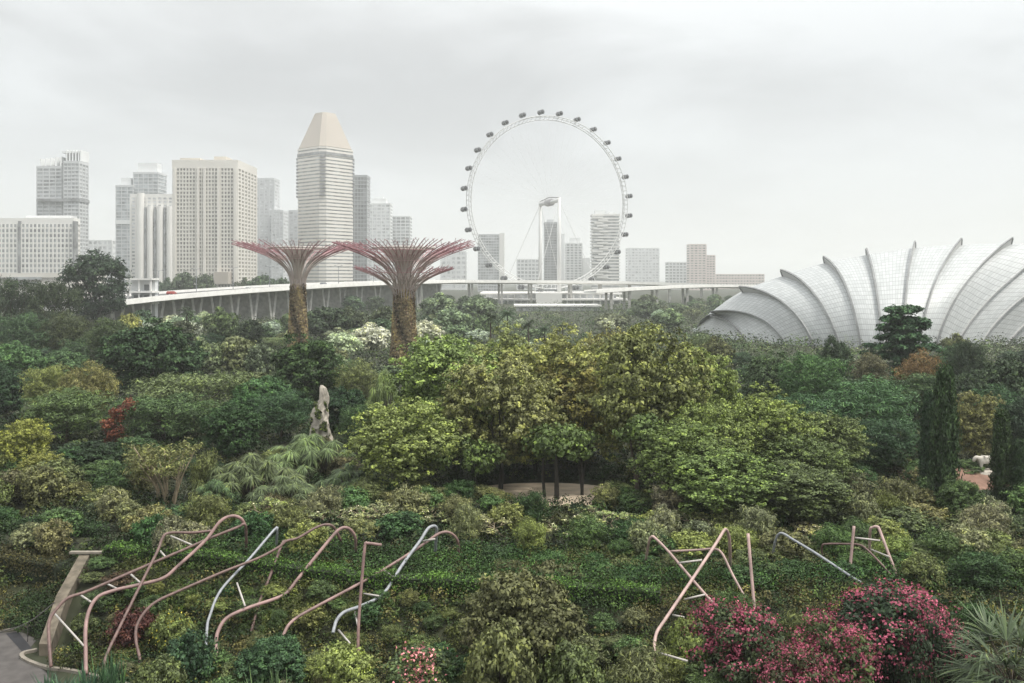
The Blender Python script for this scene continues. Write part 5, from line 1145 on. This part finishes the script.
# thin trunks standing in the sandy clearing belong to the grove: saplings with bare stems
for i, (px, py0, Y, lb) in enumerate(((436, 478, 80, 'bare slim dark trunk under the leftmost grove crown'), (477, 480, 80, 'bare slim dark trunk at the left end of the clearing'), (545, 470, 80, 'slim dark trunk left of centre in the clearing'), (557, 470, 79, 'thicker dark trunk in the middle of the clearing'), (582, 470, 81, 'dark forked trunk at the right end of the clearing'), (637, 455, 78, 'brownish trunk clump at the foot of the tallest grove tree'))):
    x = PX(px, Y); g0 = float(ground(x, Y)); o = thing('young_tree', (x, Y, g0), lb, 'tree'); zt = H - (py0-CY)*Y/F - g0 + 2.5; rng = np.random.default_rng(300+i)
    m_ = M['bark'] if i == 5 else M['darkbark']
    b = MB(); tp = np.array((rng.normal()*.3, rng.normal()*.3, zt)); r = .20 if i in (3, 5) else .13
    b.tube(catmull([(0, 0, -.4), (rng.normal()*.08, 0, zt*.5), tp], 4), list(np.linspace(r*1.2, r*.6, 9)), 8)
    if i >= 4:
        for s_ in (-.5, .45): b.tube(catmull([(0, 0, .1), (s_*.5, .1, zt*.5), (s_*1.5, .2, zt*.95)], 4), list(np.linspace(r*.8, r*.4, 9)), 7)
    new_obj('trunk', b.mesh('trunk', m_, True), o)
    lob = [(tp + np.array((rng.normal()*1.2, rng.normal()*1.0, rng.uniform(-.6, .9))), (1.0, 1.0, .7)) for _ in range(8)]
    c = new_obj('crown', leaf_mesh('crown', crown_groups(rng, lob, 12, 14, .25, .42, .25, up=.3, updir=.5, young=.1), M['leaf']), o); c.color = (.07, .10, .034, 1)

# ================================================================== TRELLIS ARCHES
def arch(label, tubes, rungs, loc_px):
    """tubes: (material, radius, [(px, py)...], Y at the first point, Y at the last)"""
    first = tubes[0]; p0 = P(*first[3][0], first[4]); t = thing('trellis_arch', (p0[0], p0[1], float(ground(p0[0], p0[1]))), label, 'trellis', 'steel tube trellis arches on the bank'); curves = []
    for nm, m, r, pts, Ya, Yb_ in tubes:
        k = len(pts); seg = np.cumsum([0] + [math.dist(pts[i], pts[i+1]) for i in range(k-1)]); seg = seg/seg[-1]
        c3 = [P(pts[i][0], pts[i][1], Ya + (Yb_-Ya)*seg[i]) for i in range(k)]
        c3 = catmull(c3, 6)
        child(MB().tube(c3, r*.55, 12).build('tube', M[m], smooth=True), t)
    for a, b, Ya, Yb_ in rungs: child(MB().tube([P(*a, Ya), P(*b, Yb_)], .058, 8).build('rung', M['whitepaint'], smooth=True), t)
    return t
def yy(py): return 51 + (650-py)/125*9.0
def rr(*q, d=0): return [(a, b, yy(a[1]) + .3 + d, yy(b[1]) - .2 + d) for a, b in q]
arch('first trellis arch of dusty pink tubes with white rungs, beside the concrete wall', [
    ('a', 'mauve', .17, [(51, 667), (49, 640), (49, 622.6), (55, 611), (68, 598), (89, 590.5), (148.6, 564.7), (190, 547), (208, 539), (238, 527), (243.7, 524), (246, 530), (246, 560)], 50.6, 61.5),
    ('b', 'pink', .195, [(86, 674), (85.6, 650), (85.6, 628.6), (89, 611), (98, 597), (116, 590), (139.7, 584.6), (163.4, 578), (178, 566), (205, 541), (220, 521.6), (232, 516), (240.7, 518.6), (245, 525)], 50, 60.5),
    ('c', 'mauve', .16, [(102, 690), (103, 676), (105.5, 658), (119, 628.6), (138, 590), (157.5, 551), (162, 539), (169, 533), (193, 532.6), (214, 530.5)], 49.5, 60)],
    rr(((55, 614), (84, 646)), ((79, 594), (91, 602)), ((105.5, 583), (116.5, 588.5)), ((130, 573.6), (140, 582.5)), ((160.5, 551), (166.4, 558)), ((171, 536), (192, 545))), 0)
arch('second trellis arch, boldest pink tube with one grey tube crossing behind', [
    ('b', 'pink', .195, [(218.4, 692), (217, 670), (216, 646), (218, 631.6), (227, 618), (248, 608), (274.6, 599), (286.5, 593), (295, 582.6), (313, 560), (331, 538), (340, 529), (347.5, 528), (353.4, 533.5), (355.5, 540), (355.5, 552)], 49.8, 61.5),
    ('a', 'mauve', .16, [(141, 688), (140, 672), (139.7, 658), (136, 640.5), (137, 625.6), (145.6, 611), (157.5, 601), (178, 591.4), (223, 572), (258.5, 558), (279, 547), (286.5, 541), (298, 538), (316, 527.6), (326.6, 524.6), (334, 527.6), (341, 541)], 50.4, 61.5),
    ('c', 'mauve', .16, [(251, 632), (259.7, 602), (271.6, 572), (282, 544), (286, 541)], 54, 60),
    ('d', 'greypaint', .15, [(206, 650), (207, 628.6), (209.5, 616.7), (221, 590), (249.6, 558.7), (274.6, 529.5), (277, 531), (276.5, 546)], 52.5, 61.5)],
    rr(((237, 583), (245, 606)), ), 0)
arch('third trellis arch of crossing pink and silver tubes around an upright pink pole', [
    ('a', 'pink', .165, [(283, 636), (285, 631.6), (289.5, 624), (301, 615), (325, 602), (364, 581), (402.5, 558), (426, 542.4), (438, 534), (447, 532), (454.5, 536), (458.4, 544), (458.4, 558)], 52, 61.5),
    ('b', 'greypaint', .18, [(333, 633), (334, 628.7), (337, 619.8), (344.5, 612), (361, 606), (378.7, 597.5), (387.6, 588.5), (402.5, 564.7), (420, 541), (427.7, 529), (433.7, 526), (436.7, 529), (436, 540), (435, 555)], 52, 61),
    ('c', 'pink', .16, [(358, 660), (358, 646.5), (358.8, 620), (362, 578), (365, 545.4), (367.4, 543.3), (381.6, 545)], 51, 53)],
    rr(((384.6, 570.7), (393, 576.6)), ((364, 593.6), (378.7, 596)), ((338.5, 630), (350, 643.5)), ((355, 612), (358.5, 628.7)), ((423, 541), (435, 539))), 0)
arch('white-railed trellis of crossing pale pink tubes by the pink bougainvillea', [
    ('a', 'palepinkpaint', .165, [(653, 692), (653, 672), (654, 655), (656, 634.6), (665, 619.8), (680, 597.5), (698, 570.7), (715.7, 544), (723, 532), (726, 529.5), (729, 536.5), (730, 550), (730, 572)], 46.2, 57.5),
    ('b', 'palepinkpaint', .15, [(646, 560), (649, 542), (651.5, 537), (655, 538), (668, 551), (686, 572), (704, 593), (722, 612)], 58.5, 52),
    ('c', 'palepinkpaint', .13, [(669.6, 551.4), (698, 550), (712.7, 549), (721.7, 553), (733.6, 576.6), (752, 610)], 57.5, 53)],
    rr(((678.5, 563), (702, 560)), ((684.5, 599.5), (705, 594.5)), ((672.6, 615), (684, 617.4)), ((657.7, 652.5), (687.5, 661)), d=-3.2), 0)
arch('lone upright pale pink trellis pole beside the white-railed trellis', [('a', 'palepinkpaint', .17, [(748, 533.5), (751, 569), (754.4, 608), (756, 625)], 53.5, 51.5)], [], 0)
arch('A-shaped pink trellis with white rungs and a long grey slanting tube', [
    ('a', 'greypaint', .15, [(861.5, 583), (848.6, 575), (816, 553.5), (792, 539), (784, 534), (779, 534), (775, 542), (772, 563)], 55, 60.5),
    ('b', 'palepinkpaint', .17, [(854, 526), (852, 547), (848.6, 584), (847, 600)], 58, 57),
    ('c', 'palepinkpaint', .165, [(901, 590), (897, 576), (889, 555), (880, 531), (877.6, 527), (873, 527.4), (870, 532.5), (869.6, 568)], 56, 60),
    ('d', 'mauve', .11, [(822, 556), (822, 547), (826, 544), (850, 544), (860, 545), (866, 548.7), (877.6, 560), (892, 576)], 59.5, 56)],
    [((855, 537.7), (880, 540.6), 57.9, 57.8), ((871, 549.5), (889, 556.7), 59, 57)], 0)
